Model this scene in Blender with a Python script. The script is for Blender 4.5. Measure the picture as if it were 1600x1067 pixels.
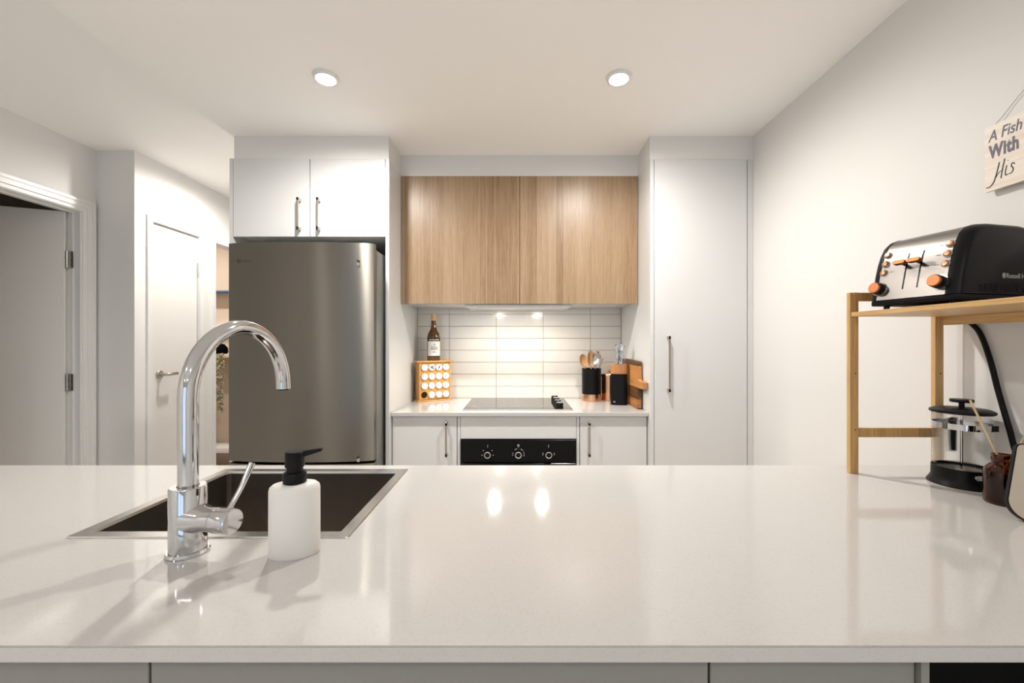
import bpy, bmesh, math, random
from mathutils import Vector, Matrix
random.seed(7)
for o in list(bpy.data.objects): bpy.data.objects.remove(o)
C = bpy.context.scene.collection
PI = math.pi
R = math.radians
sc = bpy.context.scene

# ------------------------------------------------------------------ camera, world, exposure
cam = bpy.data.objects.new('camera', bpy.data.cameras.new('camera'))
C.objects.link(cam)
cam.location = (0, 0, 1.25)
cam.rotation_euler = (R(90), 0, 0)
cam.data.sensor_width = 36
cam.data.sensor_fit = 'HORIZONTAL'
cam.data.lens = 650 / 1600 * 36
cam.data.shift_x = -10 / 1600
cam.data.shift_y = 3.5 / 1600
cam.data.clip_start = 0.02
sc.camera = cam

sc.view_settings.view_transform = 'Standard'
sc.view_settings.look = 'None'
sc.view_settings.gamma = 1
sc.view_settings.use_curve_mapping = False
sc.view_settings.exposure = 1.78

world = bpy.data.worlds.new('world'); sc.world = world
world.use_nodes = True
wn = world.node_tree.nodes
wn['Background'].inputs[0].default_value = (0.62, 0.78, 1.0, 1)
wn['Background'].inputs[1].default_value = 0.5

WARM = (1.0, 0.955, 0.905)
KITCHEN_W = 22      # kitchen downlights
LIVING_FILL_W = 18       # added unseen fill lamps behind the camera, for bounce light
HALL_W = 18.5
HOOD_W = 1.6
CLOSET_FILL_W = 18.0  # added fill lamp inside the closet

CEIL = 2.295
HIGH = 2.45
TOP = 0.90

# ------------------------------------------------------------------ materials
MATS = {}
def nodes_of(name):
    m = bpy.data.materials.new(name); m.use_nodes = True
    nt = m.node_tree
    return m, nt, nt.nodes['Principled BSDF']

def mat(name, col, rough=0.5, metal=0.0, spec=0.5, bump=0.0, bscale=200.0, vary=0.0, vscale=3.0, stretch=(1, 1, 1), **kw):
    m, nt, b = nodes_of(name)
    N, L = nt.nodes, nt.links
    b.inputs['Roughness'].default_value = rough
    b.inputs['Metallic'].default_value = metal
    b.inputs['Specular IOR Level'].default_value = spec
    tc = N.new('ShaderNodeTexCoord'); mp = N.new('ShaderNodeMapping')
    mp.inputs['Scale'].default_value = stretch
    L.new(tc.outputs['Object'], mp.inputs['Vector'])
    nz = N.new('ShaderNodeTexNoise'); nz.inputs['Scale'].default_value = vscale; nz.inputs['Detail'].default_value = 4
    L.new(mp.outputs[0], nz.inputs['Vector'])
    mr = N.new('ShaderNodeMapRange')
    mr.inputs['To Min'].default_value = 1 - vary; mr.inputs['To Max'].default_value = 1 + vary
    L.new(nz.outputs['Fac'], mr.inputs['Value'])
    mx = N.new('ShaderNodeVectorMath'); mx.operation = 'SCALE'
    mx.inputs[0].default_value = col[:3]
    L.new(mr.outputs[0], mx.inputs['Scale'])
    L.new(mx.outputs[0], b.inputs['Base Color'])
    if bump:
        n2 = N.new('ShaderNodeTexNoise'); n2.inputs['Scale'].default_value = bscale; n2.inputs['Detail'].default_value = 3
        L.new(mp.outputs[0], n2.inputs['Vector'])
        bp = N.new('ShaderNodeBump'); bp.inputs['Strength'].default_value = bump; bp.inputs['Distance'].default_value = 0.002
        L.new(n2.outputs['Fac'], bp.inputs['Height']); L.new(bp.outputs[0], b.inputs['Normal'])
    for k, v in kw.items():
        b.inputs[k.replace('_', ' ')].default_value = v
    MATS[name] = m
    return m

def mat_emit(name, col, strength):
    m, nt, b = nodes_of(name)
    b.inputs['Base Color'].default_value = (0.9, 0.9, 0.9, 1)
    b.inputs['Emission Color'].default_value = (*col, 1)
    b.inputs['Emission Strength'].default_value = strength
    MATS[name] = m
    return m

def mat_wood(name, base, dark, light, axis=2, scale=1.0, plank=0.0, rough=0.4, grain=1.0, pax='X', pamt=0.34):
    """wood with grain running along the given axis; plank > 0 gives bands of differing tone across x"""
    m, nt, b = nodes_of(name)
    N, L = nt.nodes, nt.links
    tc = N.new('ShaderNodeTexCoord'); mp = N.new('ShaderNodeMapping')
    s = [38 * scale] * 3; s[axis] = 1.6 * scale
    mp.inputs['Scale'].default_value = s
    L.new(tc.outputs['Object'], mp.inputs['Vector'])
    n1 = N.new('ShaderNodeTexNoise'); n1.inputs['Scale'].default_value = 1.6; n1.inputs['Detail'].default_value = 7
    n1.inputs['Roughness'].default_value = 0.65; n1.inputs['Distortion'].default_value = 0.6
    L.new(mp.outputs[0], n1.inputs['Vector'])
    n2 = N.new('ShaderNodeTexNoise'); n2.inputs['Scale'].default_value = 7; n2.inputs['Detail'].default_value = 3
    L.new(mp.outputs[0], n2.inputs['Vector'])
    mix = N.new('ShaderNodeMath'); mix.operation = 'MULTIPLY_ADD'
    L.new(n2.outputs['Fac'], mix.inputs[0]); mix.inputs[1].default_value = 0.45 * grain
    L.new(n1.outputs['Fac'], mix.inputs[2])
    last = mix.outputs[0]
    if plank:
        sx = N.new('ShaderNodeSeparateXYZ'); L.new(tc.outputs['Object'], sx.inputs[0])
        vm = N.new('ShaderNodeMath'); vm.operation = 'MULTIPLY'; vm.inputs[1].default_value = plank
        L.new(sx.outputs[pax], vm.inputs[0])
        vo = N.new('ShaderNodeTexVoronoi'); vo.voronoi_dimensions = '1D'; vo.inputs['Scale'].default_value = 1.0
        L.new(vm.outputs[0], vo.inputs['W'])
        sp = N.new('ShaderNodeSeparateColor'); L.new(vo.outputs['Color'], sp.inputs[0])
        ad = N.new('ShaderNodeMath'); ad.operation = 'MULTIPLY_ADD'
        L.new(sp.outputs[0], ad.inputs[0]); ad.inputs[1].default_value = pamt
        sb = N.new('ShaderNodeMath'); sb.operation = 'SUBTRACT'; L.new(last, sb.inputs[0]); sb.inputs[1].default_value = pamt / 2
        L.new(sb.outputs[0], ad.inputs[2])
        last = ad.outputs[0]
    cr = N.new('ShaderNodeValToRGB')
    e = cr.color_ramp.elements
    e[0].position = 0.42; e[0].color = (*dark, 1)
    e[1].position = 1.0; e[1].color = (*light, 1)
    k = e.new(0.68); k.color = (*base, 1)
    L.new(last, cr.inputs[0]); 
    out = cr.outputs[0]
    if plank:
        ve = N.new('ShaderNodeTexVoronoi'); ve.voronoi_dimensions = '1D'; ve.feature = 'DISTANCE_TO_EDGE'; ve.inputs['Scale'].default_value = 1.0
        L.new(vm.outputs[0], ve.inputs['W'])
        lt = N.new('ShaderNodeMath'); lt.operation = 'LESS_THAN'; lt.inputs[1].default_value = 0.012 * plank / 10
        L.new(ve.outputs['Distance'], lt.inputs[0])
        gt = N.new('ShaderNodeMath'); gt.operation = 'GREATER_THAN'; gt.inputs[1].default_value = 0.5
        L.new(sp.outputs[1], gt.inputs[0])
        mu = N.new('ShaderNodeMath'); mu.operation = 'MULTIPLY'; L.new(lt.outputs[0], mu.inputs[0]); L.new(gt.outputs[0], mu.inputs[1])
        m3 = N.new('ShaderNodeMixRGB'); m3.inputs[2].default_value = (*[min(1, c * 1.12) for c in light], 1)
        L.new(mu.outputs[0], m3.inputs[0]); L.new(out, m3.inputs[1]); out = m3.outputs[0]
    L.new(out, b.inputs['Base Color'])
    b.inputs['Roughness'].default_value = rough
    bp = N.new('ShaderNodeBump'); bp.inputs['Strength'].default_value = 0.06; bp.inputs['Distance'].default_value = 0.001
    L.new(n2.outputs['Fac'], bp.inputs['Height']); L.new(bp.outputs[0], b.inputs['Normal'])
    MATS[name] = m
    return m

def mat_stone(name):
    m, nt, b = nodes_of(name)
    N, L = nt.nodes, nt.links
    tc = N.new('ShaderNodeTexCoord')
    v = N.new('ShaderNodeTexVoronoi'); v.inputs['Scale'].default_value = 420
    L.new(tc.outputs['Object'], v.inputs['Vector'])
    cr = N.new('ShaderNodeValToRGB'); cr.color_ramp.interpolation = 'LINEAR'
    e = cr.color_ramp.elements
    e[0].position = 0.0; e[0].color = (0.49, 0.475, 0.455, 1)
    e[1].position = 0.28; e[1].color = (0.52, 0.505, 0.487, 1)
    sp = N.new('ShaderNodeSeparateColor'); L.new(v.outputs['Color'], sp.inputs[0])
    L.new(sp.outputs[0], cr.inputs[0])
    L.new(cr.outputs[0], b.inputs['Base Color'])
    b.inputs['Roughness'].default_value = 0.075
    b.inputs['Specular IOR Level'].default_value = 0.5
    MATS[name] = m

def mat_brushed(name, col, rough, aniso=0.0, axis='X', bump=0.05, sc3=(1, 1, 1)):
    m, nt, b = nodes_of(name)
    N, L = nt.nodes, nt.links
    tc = N.new('ShaderNodeTexCoord'); mp = N.new('ShaderNodeMapping'); mp.inputs['Scale'].default_value = sc3
    L.new(tc.outputs['Object'], mp.inputs[0])
    nz = N.new('ShaderNodeTexNoise'); nz.inputs['Scale'].default_value = 1; nz.inputs['Detail'].default_value = 2
    L.new(mp.outputs[0], nz.inputs['Vector'])
    mr = N.new('ShaderNodeMapRange'); mr.inputs['To Min'].default_value = rough * 0.85; mr.inputs['To Max'].default_value = rough * 1.15
    L.new(nz.outputs['Fac'], mr.inputs['Value']); L.new(mr.outputs[0], b.inputs['Roughness'])
    b.inputs['Base Color'].default_value = (*col, 1)
    b.inputs['Metallic'].default_value = 1
    if aniso:
        b.inputs['Anisotropic'].default_value = aniso
        tg = N.new('ShaderNodeTangent'); tg.direction_type = 'RADIAL'; tg.axis = axis
        L.new(tg.outputs[0], b.inputs['Tangent']); b.inputs['Anisotropic Rotation'].default_value = 0.25
    if bump:
        bp = N.new('ShaderNodeBump'); bp.inputs['Strength'].default_value = bump; bp.inputs['Distance'].default_value = 0.0005
        L.new(nz.outputs['Fac'], bp.inputs['Height']); L.new(bp.outputs[0], b.inputs['Normal'])
    MATS[name] = m

mat('wall_paint', (0.755, 0.745, 0.725), 0.6, bump=0.03, bscale=300, vary=0.01)
mat('ceiling_paint', (0.96, 0.945, 0.92), 0.7, vary=0.01)
mat('trim_paint', (0.78, 0.77, 0.755), 0.3)
mat('door_paint', (0.78, 0.76, 0.73), 0.35)
mat('unlit_shade_paint', (0.30, 0.25, 0.20), 0.7)  # dark brown carries the shade of the unlit side room
mat('closet_paint', (0.62, 0.52, 0.42), 0.7)
mat('white_laminate', (0.67, 0.67, 0.665), 0.28, vary=0.004)
mat('shadow_gap', (0.10, 0.09, 0.08), 0.7)
mat('island_laminate', (0.22, 0.215, 0.20), 0.4)
mat('recess_shade_black', (0.004, 0.004, 0.004), 0.6, spec=0.1)  # darkness of the open island recess put into the colour
mat('tile', (0.68, 0.655, 0.61), 0.16, vary=0.015, vscale=6)
mat('grout', (0.42, 0.35, 0.26), 0.9)
mat('floor_timber', (0.76, 0.71, 0.64), 0.4, vary=0.15, vscale=4, stretch=(8, 1, 1))
mat('chrome', (0.62, 0.62, 0.63), 0.06, 1)
mat('nickel', (0.52, 0.48, 0.43), 0.32, 1)
mat('hinge_steel', (0.55, 0.54, 0.52), 0.3, 1)
mat('black_plastic', (0.004, 0.004, 0.0045), 0.42, spec=0.18)
mat('black_gloss', (0.004, 0.004, 0.0045), 0.18, spec=0.18)
mat('black_satin', (0.004, 0.004, 0.0045), 0.36, spec=0.18)
mat('fridge_side', (0.20, 0.20, 0.185), 0.45, 0.3)
mat('copper', (0.42, 0.16, 0.07), 0.42, 1)
mat('copper_bright', (0.80, 0.46, 0.28), 0.24, 1)
mat('button_copper', (0.46, 0.21, 0.11), 0.28, 1)
mat('soap_ceramic', (0.78, 0.755, 0.72), 0.55, bump=0.12, bscale=60, vary=0.04, vscale=25)
mat('jar_lid', (0.86, 0.86, 0.85), 0.35)
mat('jar_glass', (0.55, 0.40, 0.24), 0.15, Transmission_Weight=0.3)
mat('ink', (0.02, 0.02, 0.03), 0.6)
mat('sign_grey_ink', (0.14, 0.13, 0.17), 0.6)
mat('label_paper', (0.82, 0.80, 0.76), 0.6)
mat('red_ink', (0.5, 0.12, 0.08), 0.6)
mat('bottle_glass', (0.16, 0.065, 0.015), 0.08, Transmission_Weight=0.45, IOR=1.5)
mat('amber_glass', (0.32, 0.095, 0.028), 0.02, Transmission_Weight=1.0, IOR=1.45)
mat('oil', (0.07, 0.02, 0.008), 0.15)
mat('cork', (0.62, 0.42, 0.20), 0.6, vary=0.1, vscale=80)
mat('clear_glass', (0.97, 0.98, 0.98), 0.0, Transmission_Weight=1.0, IOR=1.08, Alpha=0.55)
mat('window_glass', (1, 1, 1), 0.0, Transmission_Weight=1.0, IOR=1.02)
mat('mesh_steel', (0.42, 0.40, 0.37), 0.35, 1)
mat('cord_rubber', (0.004, 0.004, 0.0045), 0.45, spec=0.18)
mat('reed', (0.70, 0.53, 0.32), 0.7, vary=0.08, vscale=60)
mat('cream_panel', (0.60, 0.53, 0.44), 0.35)
mat('twine', (0.55, 0.50, 0.44), 0.8)
mat('icon_grey', (0.42, 0.42, 0.40), 0.5)
mat('logo_dark', (0.03, 0.027, 0.02), 0.4)
mat('blue_edge', (0.10, 0.20, 0.33), 0.5)
mat('dried_leaf', (0.42, 0.38, 0.24), 0.8, vary=0.2, vscale=40)
mat('stem', (0.20, 0.17, 0.08), 0.8)
mat('black_fabric', (0.002, 0.002, 0.0025), 0.9, spec=0.05)
mat('steel_spoon', (0.55, 0.52, 0.48), 0.22, 1)
mat('cooktop_glass', (0.015, 0.014, 0.013), 0.05, spec=0.5, IOR=3.2)
mat_stone('stone')
mat_brushed('fridge_steel', (0.20, 0.185, 0.16), 0.35, aniso=0.97, axis='Z', bump=0.0, sc3=(3, 3, 900))
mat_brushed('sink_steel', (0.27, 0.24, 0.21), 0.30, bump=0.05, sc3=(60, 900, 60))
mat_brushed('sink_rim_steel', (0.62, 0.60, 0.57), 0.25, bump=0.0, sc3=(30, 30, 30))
mat_brushed('toaster_steel', (0.25, 0.232, 0.215), 0.34, bump=0.10, sc3=(900, 12, 900))
mat_wood('oak_laminate', (0.315, 0.205, 0.115), (0.225, 0.138, 0.072), (0.39, 0.275, 0.175), axis=2, scale=1.7, plank=19, rough=0.36)
mat_wood('bamboo', (0.62, 0.38, 0.155), (0.46, 0.255, 0.09), (0.74, 0.49, 0.23), axis=2, scale=1.5, rough=0.42, grain=0.5)
mat_wood('bamboo_flat', (0.66, 0.42, 0.18), (0.50, 0.29, 0.11), (0.78, 0.53, 0.26), axis=1, scale=1.5, rough=0.42, grain=0.5)
mat_wood('rack_wood', (0.60, 0.31, 0.09), (0.42, 0.19, 0.045), (0.70, 0.40, 0.14), axis=0, scale=2, rough=0.45)
mat_wood('acacia', (0.26, 0.105, 0.032), (0.085, 0.032, 0.012), (0.50, 0.23, 0.07), axis=1, scale=1.0, rough=0.42, plank=17, pax='Z', pamt=0.75)
mat_wood('block_wood', (0.38, 0.17, 0.06), (0.20, 0.08, 0.03), (0.50, 0.25, 0.10), axis=2, scale=2.0, rough=0.42)
mat_wood('spoon_wood', (0.42, 0.22, 0.09), (0.28, 0.13, 0.05), (0.52, 0.31, 0.15), axis=2, scale=2.5, rough=0.5)
mat_wood('sign_wood', (0.86, 0.81, 0.73), (0.78, 0.66, 0.55), (0.88, 0.86, 0.81), axis=1, scale=0.6, rough=0.6, grain=0.4)
mat_emit('lamp_lens', (1.0, 0.95, 0.88), 40)
mat_emit('hood_lens', (1.0, 0.95, 0.86), 60)

# ------------------------------------------------------------------ builders
def box(bm, x0, x1, y0, y1, z0, z1, bev=0.0, seg=2):
    r = bmesh.ops.create_cube(bm, size=1.0)
    vs = r['verts']
    for v in vs:
        v.co = Vector(((x0 + x1) / 2 + v.co.x * (x1 - x0), (y0 + y1) / 2 + v.co.y * (y1 - y0), (z0 + z1) / 2 + v.co.z * (z1 - z0)))
    if bev:
        es = list({e for v in vs for e in v.link_edges})
        bmesh.ops.bevel(bm, geom=es, offset=bev, segments=seg, affect='EDGES', profile=0.5)
    return bm

def nbox(*a, **k):
    return box(bmesh.new(), *a, **k)

def lathe(bm, prof, cx=0, cy=0, cz=0, n=32, M=None, sx=1, sy=1):
    """profile of (r, z) points turned about z; r=0 closes with a pole"""
    rings = []
    for (r, z) in prof:
        if r <= 1e-6:
            rings.append([bm.verts.new((0, 0, z))])
        else:
            rings.append([bm.verts.new((r * sx * math.cos(2 * PI * i / n), r * sy * math.sin(2 * PI * i / n), z)) for i in range(n)])
    T = Matrix.Translation((cx, cy, cz)) @ (M or Matrix.Identity(4))
    for ring in rings:
        for v in ring: v.co = T @ v.co
    for a, b in zip(rings[:-1], rings[1:]):
        for i in range(n):
            j = (i + 1) % n
            if len(a) == 1 and len(b) == 1: continue
            if len(a) == 1: bm.faces.new((a[0], b[i], b[j]))
            elif len(b) == 1: bm.faces.new((a[i], a[j], b[0]))
            else: bm.faces.new((a[i], a[j], b[j], b[i]))
    return bm

def tube(bm, pts, rad, n=14, cap=True):
    """circle swept along a polyline; rad a number or a list"""
    pts = [Vector(p) for p in pts]
    rs = rad if isinstance(rad, (list, tuple)) else [rad] * len(pts)
    tans = []
    for i in range(len(pts)):
        a = pts[max(i - 1, 0)]; b = pts[min(i + 1, len(pts) - 1)]
        tans.append((b - a).normalized())
    up = Vector((0, 0, 1)) if abs(tans[0].z) < 0.9 else Vector((1, 0, 0))
    u = tans[0].cross(up).normalized()
    rings = []
    for p, t, r in zip(pts, tans, rs):
        u = (u - t * u.dot(t)).normalized()
        w = t.cross(u)
        rings.append([bm.verts.new(p + (u * math.cos(2 * PI * i / n) + w * math.sin(2 * PI * i / n)) * r) for i in range(n)])
    for a, b in zip(rings[:-1], rings[1:]):
        for i in range(n):
            j = (i + 1) % n
            bm.faces.new((a[i], a[j], b[j], b[i]))
    if cap:
        bm.faces.new(rings[0][::-1]); bm.faces.new(rings[-1])
    return bm

def prism(bm, outline, axis, a, b):
    """outline of 2D points in the plane across axis (x: (y,z); y: (x,z); z: (x,y)) extruded from a to b"""
    def P(u, v, w):
        return {'x': (w, u, v), 'y': (u, w, v), 'z': (u, v, w)}[axis]
    A = [bm.verts.new(P(u, v, a)) for u, v in outline]
    B = [bm.verts.new(P(u, v, b)) for u, v in outline]
    n = len(outline)
    for i in range(n):
        j = (i + 1) % n
        bm.faces.new((A[i], A[j], B[j], B[i]))
    bm.faces.new(A[::-1]); bm.faces.new(B)
    return bm

def smooth_pts(pts, n=8):
    pts = [Vector(p) for p in pts]
    out = []
    for i in range(len(pts) - 1):
        p0 = pts[max(i - 1, 0)]; p1 = pts[i]; p2 = pts[i + 1]; p3 = pts[min(i + 2, len(pts) - 1)]
        for k in range(n):
            t = k / n
            out.append(0.5 * ((2 * p1) + (-p0 + p2) * t + (2 * p0 - 5 * p1 + 4 * p2 - p3) * t * t + (-p0 + 3 * p1 - 3 * p2 + p3) * t ** 3))
    out.append(pts[-1])
    return out

def rounded(w, h, r, n=5):
    """outline of a rounded rectangle centred on 0"""
    out = []
    for (cx, cy, a0) in ((w / 2 - r, h / 2 - r, 0), (-w / 2 + r, h / 2 - r, 90), (-w / 2 + r, -h / 2 + r, 180), (w / 2 - r, -h / 2 + r, 270)):
        for i in range(n + 1):
            a = R(a0 + 90 * i / n)
            out.append((cx + r * math.cos(a), cy + r * math.sin(a)))
    return out

def root_of(o):
    while o.parent: o = o.parent
    return o

def obj(name, bm, m, parent=None, smooth=True, world=True, origin=None):
    """one mesh object. With a parent: vertices given in world space (world=True, unrotated roots only) or in the thing's own space"""
    bmesh.ops.recalc_face_normals(bm, faces=bm.faces)
    me = bpy.data.meshes.new(name)
    off = Vector((0, 0, 0))
    if parent is not None and world: off = root_of(parent).location
    if parent is None:
        if origin is None:
            xs = [v.co for v in bm.verts]
            origin = Vector(((min(v.x for v in xs) + max(v.x for v in xs)) / 2, (min(v.y for v in xs) + max(v.y for v in xs)) / 2, min(v.z for v in xs)))
        off = Vector(origin)
    for v in bm.verts: v.co -= off
    bm.to_mesh(me); bm.free()
    if smooth:
        for p in me.polygons: p.use_smooth = True
        me.set_sharp_from_angle(angle=R(35))
    me.materials.append(MATS[m])
    o = bpy.data.objects.new(name, me); C.objects.link(o)
    if parent is not None: o.parent = parent
    else: o.location = off
    return o

def tag(o, label, cat, group=None):
    o['label'] = label; o['category'] = cat
    if group: o['group'] = group
    return o

def thing(name, label, cat, loc=(0, 0, 0), rotz=0, group=None):
    o = bpy.data.objects.new(name, None); C.objects.link(o)
    o.empty_display_size = 0.05
    o.location = loc; o.rotation_euler = (0, 0, rotz)
    return tag(o, label, cat, group)

def struct(name, bm, m, parent=None, **k):
    o = obj(name, bm, m, parent, **k)
    if parent is None: o['kind'] = 'structure'
    return o

def text_bm(body, size, M, extrude=0.0004, shear=0.0, offset=0.0, align='LEFT', warp=None, spacing=1.0):
    cu = bpy.data.curves.new('t', 'FONT'); cu.body = body; cu.size = size; cu.extrude = extrude
    cu.shear = shear; cu.offset = offset; cu.align_x = align; cu.resolution_u = 3; cu.space_character = spacing
    t = bpy.data.objects.new('t', cu); C.objects.link(t)
    dg = bpy.context.evaluated_depsgraph_get(); dg.update()
    me = bpy.data.meshes.new_from_object(t.evaluated_get(dg))
    bm = bmesh.new(); bm.from_mesh(me)
    bpy.data.objects.remove(t); bpy.data.curves.remove(cu); bpy.data.meshes.remove(me)
    for v in bm.verts:
        v.co = M @ (warp(v.co) if warp else v.co)
    return bm

def basis(origin, ex, ey):
    ex = Vector(ex).normalized(); ey = Vector(ey).normalized(); ez = ex.cross(ey)
    return Matrix(((ex.x, ey.x, ez.x, origin[0]), (ex.y, ey.y, ez.y, origin[1]), (ex.z, ey.z, ez.z, origin[2]), (0, 0, 0, 1)))

def spot(name, loc, watts, parent, col=WARM, angle=140, blend=0.9, radius=0.035):
    l = bpy.data.lights.new(name, 'SPOT'); l.energy = watts; l.color = col
    l.spot_size = R(angle); l.spot_blend = blend; l.shadow_soft_size = radius
    o = bpy.data.objects.new(name, l); C.objects.link(o)
    o.parent = parent; o.location = loc
    return o

# ------------------------------------------------------------------ the room shell
XR = 1.183; XL = -2.622; XH = -2.383; YN = 2.582; YB = 2.688
struct('floor', nbox(-5.2, 1.4, -4.2, 5.7, -0.1, 0), 'floor_timber')
struct('wall_right', nbox(XR, XR + 0.12, -4.0, 2.80, 0, HIGH), 'wall_paint')
wb = struct('wall_back', nbox(-1.435, XR, YB, YB + 0.1, 0, HIGH), 'grout')
bm = bmesh.new()
box(bm, XL - 0.1, XL, -4.0, 1.65, 0, HIGH); box(bm, XL - 0.1, XL, 1.65, 2.508, 2.06, HIGH); box(bm, XL - 0.1, XL, 2.508, YN, 0, HIGH)
struct('wall_left', bm, 'wall_paint')
struct('wall_nib', nbox(XL - 0.1, XH, YN, 2.703, 0, HIGH), 'wall_paint')
bm = bmesh.new()
box(bm, XH - 0.1, XH, 2.703, 3.098, 2.043, HIGH); box(bm, XH - 0.1, XH, 3.098, 3.261, 0, HIGH)
box(bm, XH - 0.1, XH, 3.261, 4.06, 2.043, HIGH); box(bm, XH - 0.1, XH, 4.06, 5.5, 0, HIGH)
struct('wall_hall', bm, 'wall_paint')
struct('wall_hall_end', nbox(XH - 0.1, -1.3, 5.5, 5.6, 0, HIGH), 'wall_paint')
struct('wall_hall_right', nbox(-1.435, -1.335, YB + 0.1, 5.5, 0, HIGH), 'wall_paint')
bm = bmesh.new()
box(bm, -3.7, -3.6, 3.2, 4.4, 0, HIGH); box(bm, -3.6, XH - 0.1, 4.3, 4.4, 0, HIGH); box(bm, -3.6, XH - 0.1, 3.1, 3.2, 0, HIGH)
struct('wall_closet', bm, 'closet_paint')
bm = bmesh.new()
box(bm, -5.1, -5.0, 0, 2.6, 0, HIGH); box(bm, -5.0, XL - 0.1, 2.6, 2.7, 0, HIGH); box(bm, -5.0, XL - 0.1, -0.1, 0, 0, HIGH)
struct('wall_side_room', bm, 'unlit_shade_paint')
bm = bmesh.new()
box(bm, XL - 0.1, -2.1, -4.1, -4.0, 0, HIGH); box(bm, 0.5, XR, -4.1, -4.0, 0, HIGH); box(bm, -2.1, 0.5, -4.1, -4.0, 2.1, HIGH)
struct('wall_rear', bm, 'wall_paint')
bm = bmesh.new()
for x in (-2.1, -0.82, 0.44): box(bm, x, x + 0.06, -4.08, -4.02, 0, 2.1)
box(bm, -2.1, 0.5, -4.08, -4.02, 0, 0.06); box(bm, -2.1, 0.5, -4.08, -4.02, 2.04, 2.1)
w1 = struct('window_1', bm, 'black_satin')
for x0, x1 in ((-2.04, -0.82), (-0.76, 0.44)):
    struct('pane', nbox(x0, x1, -4.053, -4.047, 0.06, 2.04), 'window_glass', w1)
struct('ceiling', nbox(-5.1, XR + 0.12, -4.1, 5.6, HIGH, HIGH + 0.1), 'ceiling_paint')
struct('ceiling_kitchen', nbox(-1.44, XR, -0.7, YB, CEIL, HIGH), 'ceiling_paint')
bm = bmesh.new()
box(bm, -1.431, -0.653, 2.095, YB, 2.178, CEIL); box(bm, -0.653, 0.662, 2.305, YB, 2.178, CEIL); box(bm, 0.662, XR, 2.095, YB, 2.178, CEIL)
struct('wall_bulkhead', bm, 'wall_paint')

# splashback tiles: each one a piece of the back wall
joints = [-0.650, -0.4453, -0.1426, 0.1604, 0.4634, 0.662]
for r in range(8):
    z0 = TOP + r * 0.0771
    for c in range(5):
        g = 0.0011
        struct('tile', nbox(joints[c] + g, joints[c + 1] - g, 2.680, 2.690, z0 + g, z0 + 0.0771 - g, bev=0.0006, seg=1), 'tile', wb, world=True)
        
# door_1: open leaf into the side room, hinged on the far jamb
bm = bmesh.new()
box(bm, XL - 0.1, XL + 0.002, 2.488, 2.508, 0, 2.06); box(bm, XL - 0.1, XL + 0.002, 1.67, 2.488, 2.04, 2.06); box(bm, XL - 0.1, XL + 0.002, 1.65, 1.67, 0, 2.06)
box(bm, XL - 0.048, XL - 0.036, 2.480, 2.488, 0, 2.04); box(bm, XL - 0.048, XL - 0.036, 1.67, 2.480, 2.030, 2.04)
struct('door_1', bm, 'trim_paint')
d1 = bpy.data.objects['door_1']
ang = R(-90 - 0)  # leaf runs from the hinge into the side room
hx, hy = XL - 0.066, 2.494
u = Vector((-0.935, -0.354, 0)); nrm = Vector((-0.354, 0.935, 0))
bm = nbox(0, 0.80, 0, 0.036, 0.01, 2.035, bev=0.002, seg=1)
M = Matrix(((u.x, nrm.x, 0, hx), (u.y, nrm.y, 0, hy - 0.03), (0, 0, 1, 0), (0, 0, 0, 1)))
for v in bm.verts: v.co = M @ v.co
struct('door_leaf', bm, 'door_paint', d1)
for z in (1.75, 1.02, 0.25):
    bm = bmesh.new()
    tube(bm, [(XL - 0.060, 2.470, z - 0.05), (XL - 0.060, 2.470, z + 0.05)], 0.007, n=10)
    box(bm, XL - 0.060, XL - 0.030, 2.4765, 2.4795, z - 0.05, z + 0.05)
    h = struct('hinge', bm, 'hinge_steel', d1)
    for k in (-0.033, 0.0, 0.033):
        struct('screw', lathe(bmesh.new(), [(0, 0.0005), (0.004, 0.0005), (0.004, 0)], XL - 0.038, 2.4762, z + k, n=8, M=Matrix.Rotation(R(90), 4, 'X')), 'shadow_gap', h)
# architraves: stepped profile
def architrave(name, x, y0, y1, zt, w=0.068, near=True):
    bm = bmesh.new()
    for (a, b, t) in ((0, 0.022, 0.010), (0.022, 0.050, 0.016), (0.050, w, 0.020)):
        box(bm, x, x + t, y1 + a, y1 + b, 0, zt + a)
        if near: box(bm, x, x + t, y0 - b, y0 - a, 0, zt + a)
        box(bm, x, x + t, y0 - b, y1 + b, zt + a, zt + b)
    return struct(name, bm, 'trim_paint')
architrave('trim_1', XL, 1.668, 2.496, 2.045)

# door_2: narrow closed door in the hall wall
bm = nbox(XH - 0.045, XH - 0.008, 2.707, 3.094, 0.01, 2.040, bev=0.002, seg=1)
d2 = struct('door_2', bm, 'door_paint')
bm = bmesh.new()
lathe(bm, [(0, 0.010), (0.024, 0.010), (0.027, 0.007), (0.027, 0)], XH - 0.008, 2.770, 1.046, n=24, M=Matrix.Rotation(R(90), 4, 'Y'))
rose = struct('handle_rose', bm, 'nickel', d2)
struct('lever_handle', tube(bmesh.new(), smooth_pts([(XH, 2.770, 1.046), (XH + 0.04, 2.770, 1.046), (XH + 0.052, 2.784, 1.046), (XH + 0.052, 2.81, 1.047), (XH + 0.048, 2.848, 1.048)], 5), 0.0105, n=12), 'nickel', rose)
for z in (1.80, 0.25):
    struct('hinge', tube(bmesh.new(), [(XH - 0.004, 3.097, z - 0.05), (XH - 0.004, 3.097, z + 0.05)], 0.006, n=8), 'hinge_steel', d2)
bm = bmesh.new()
box(bm, XH, XH + 0.012, 2.664, 2.700, 0, 2.082); box(bm, XH, XH + 0.012, 3.100, 3.136, 0, 2.082); box(bm, XH, XH + 0.012, 2.700, 3.100, 2.046, 2.082)
struct('trim_2', bm, 'trim_paint')
bm = bmesh.new()
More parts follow.
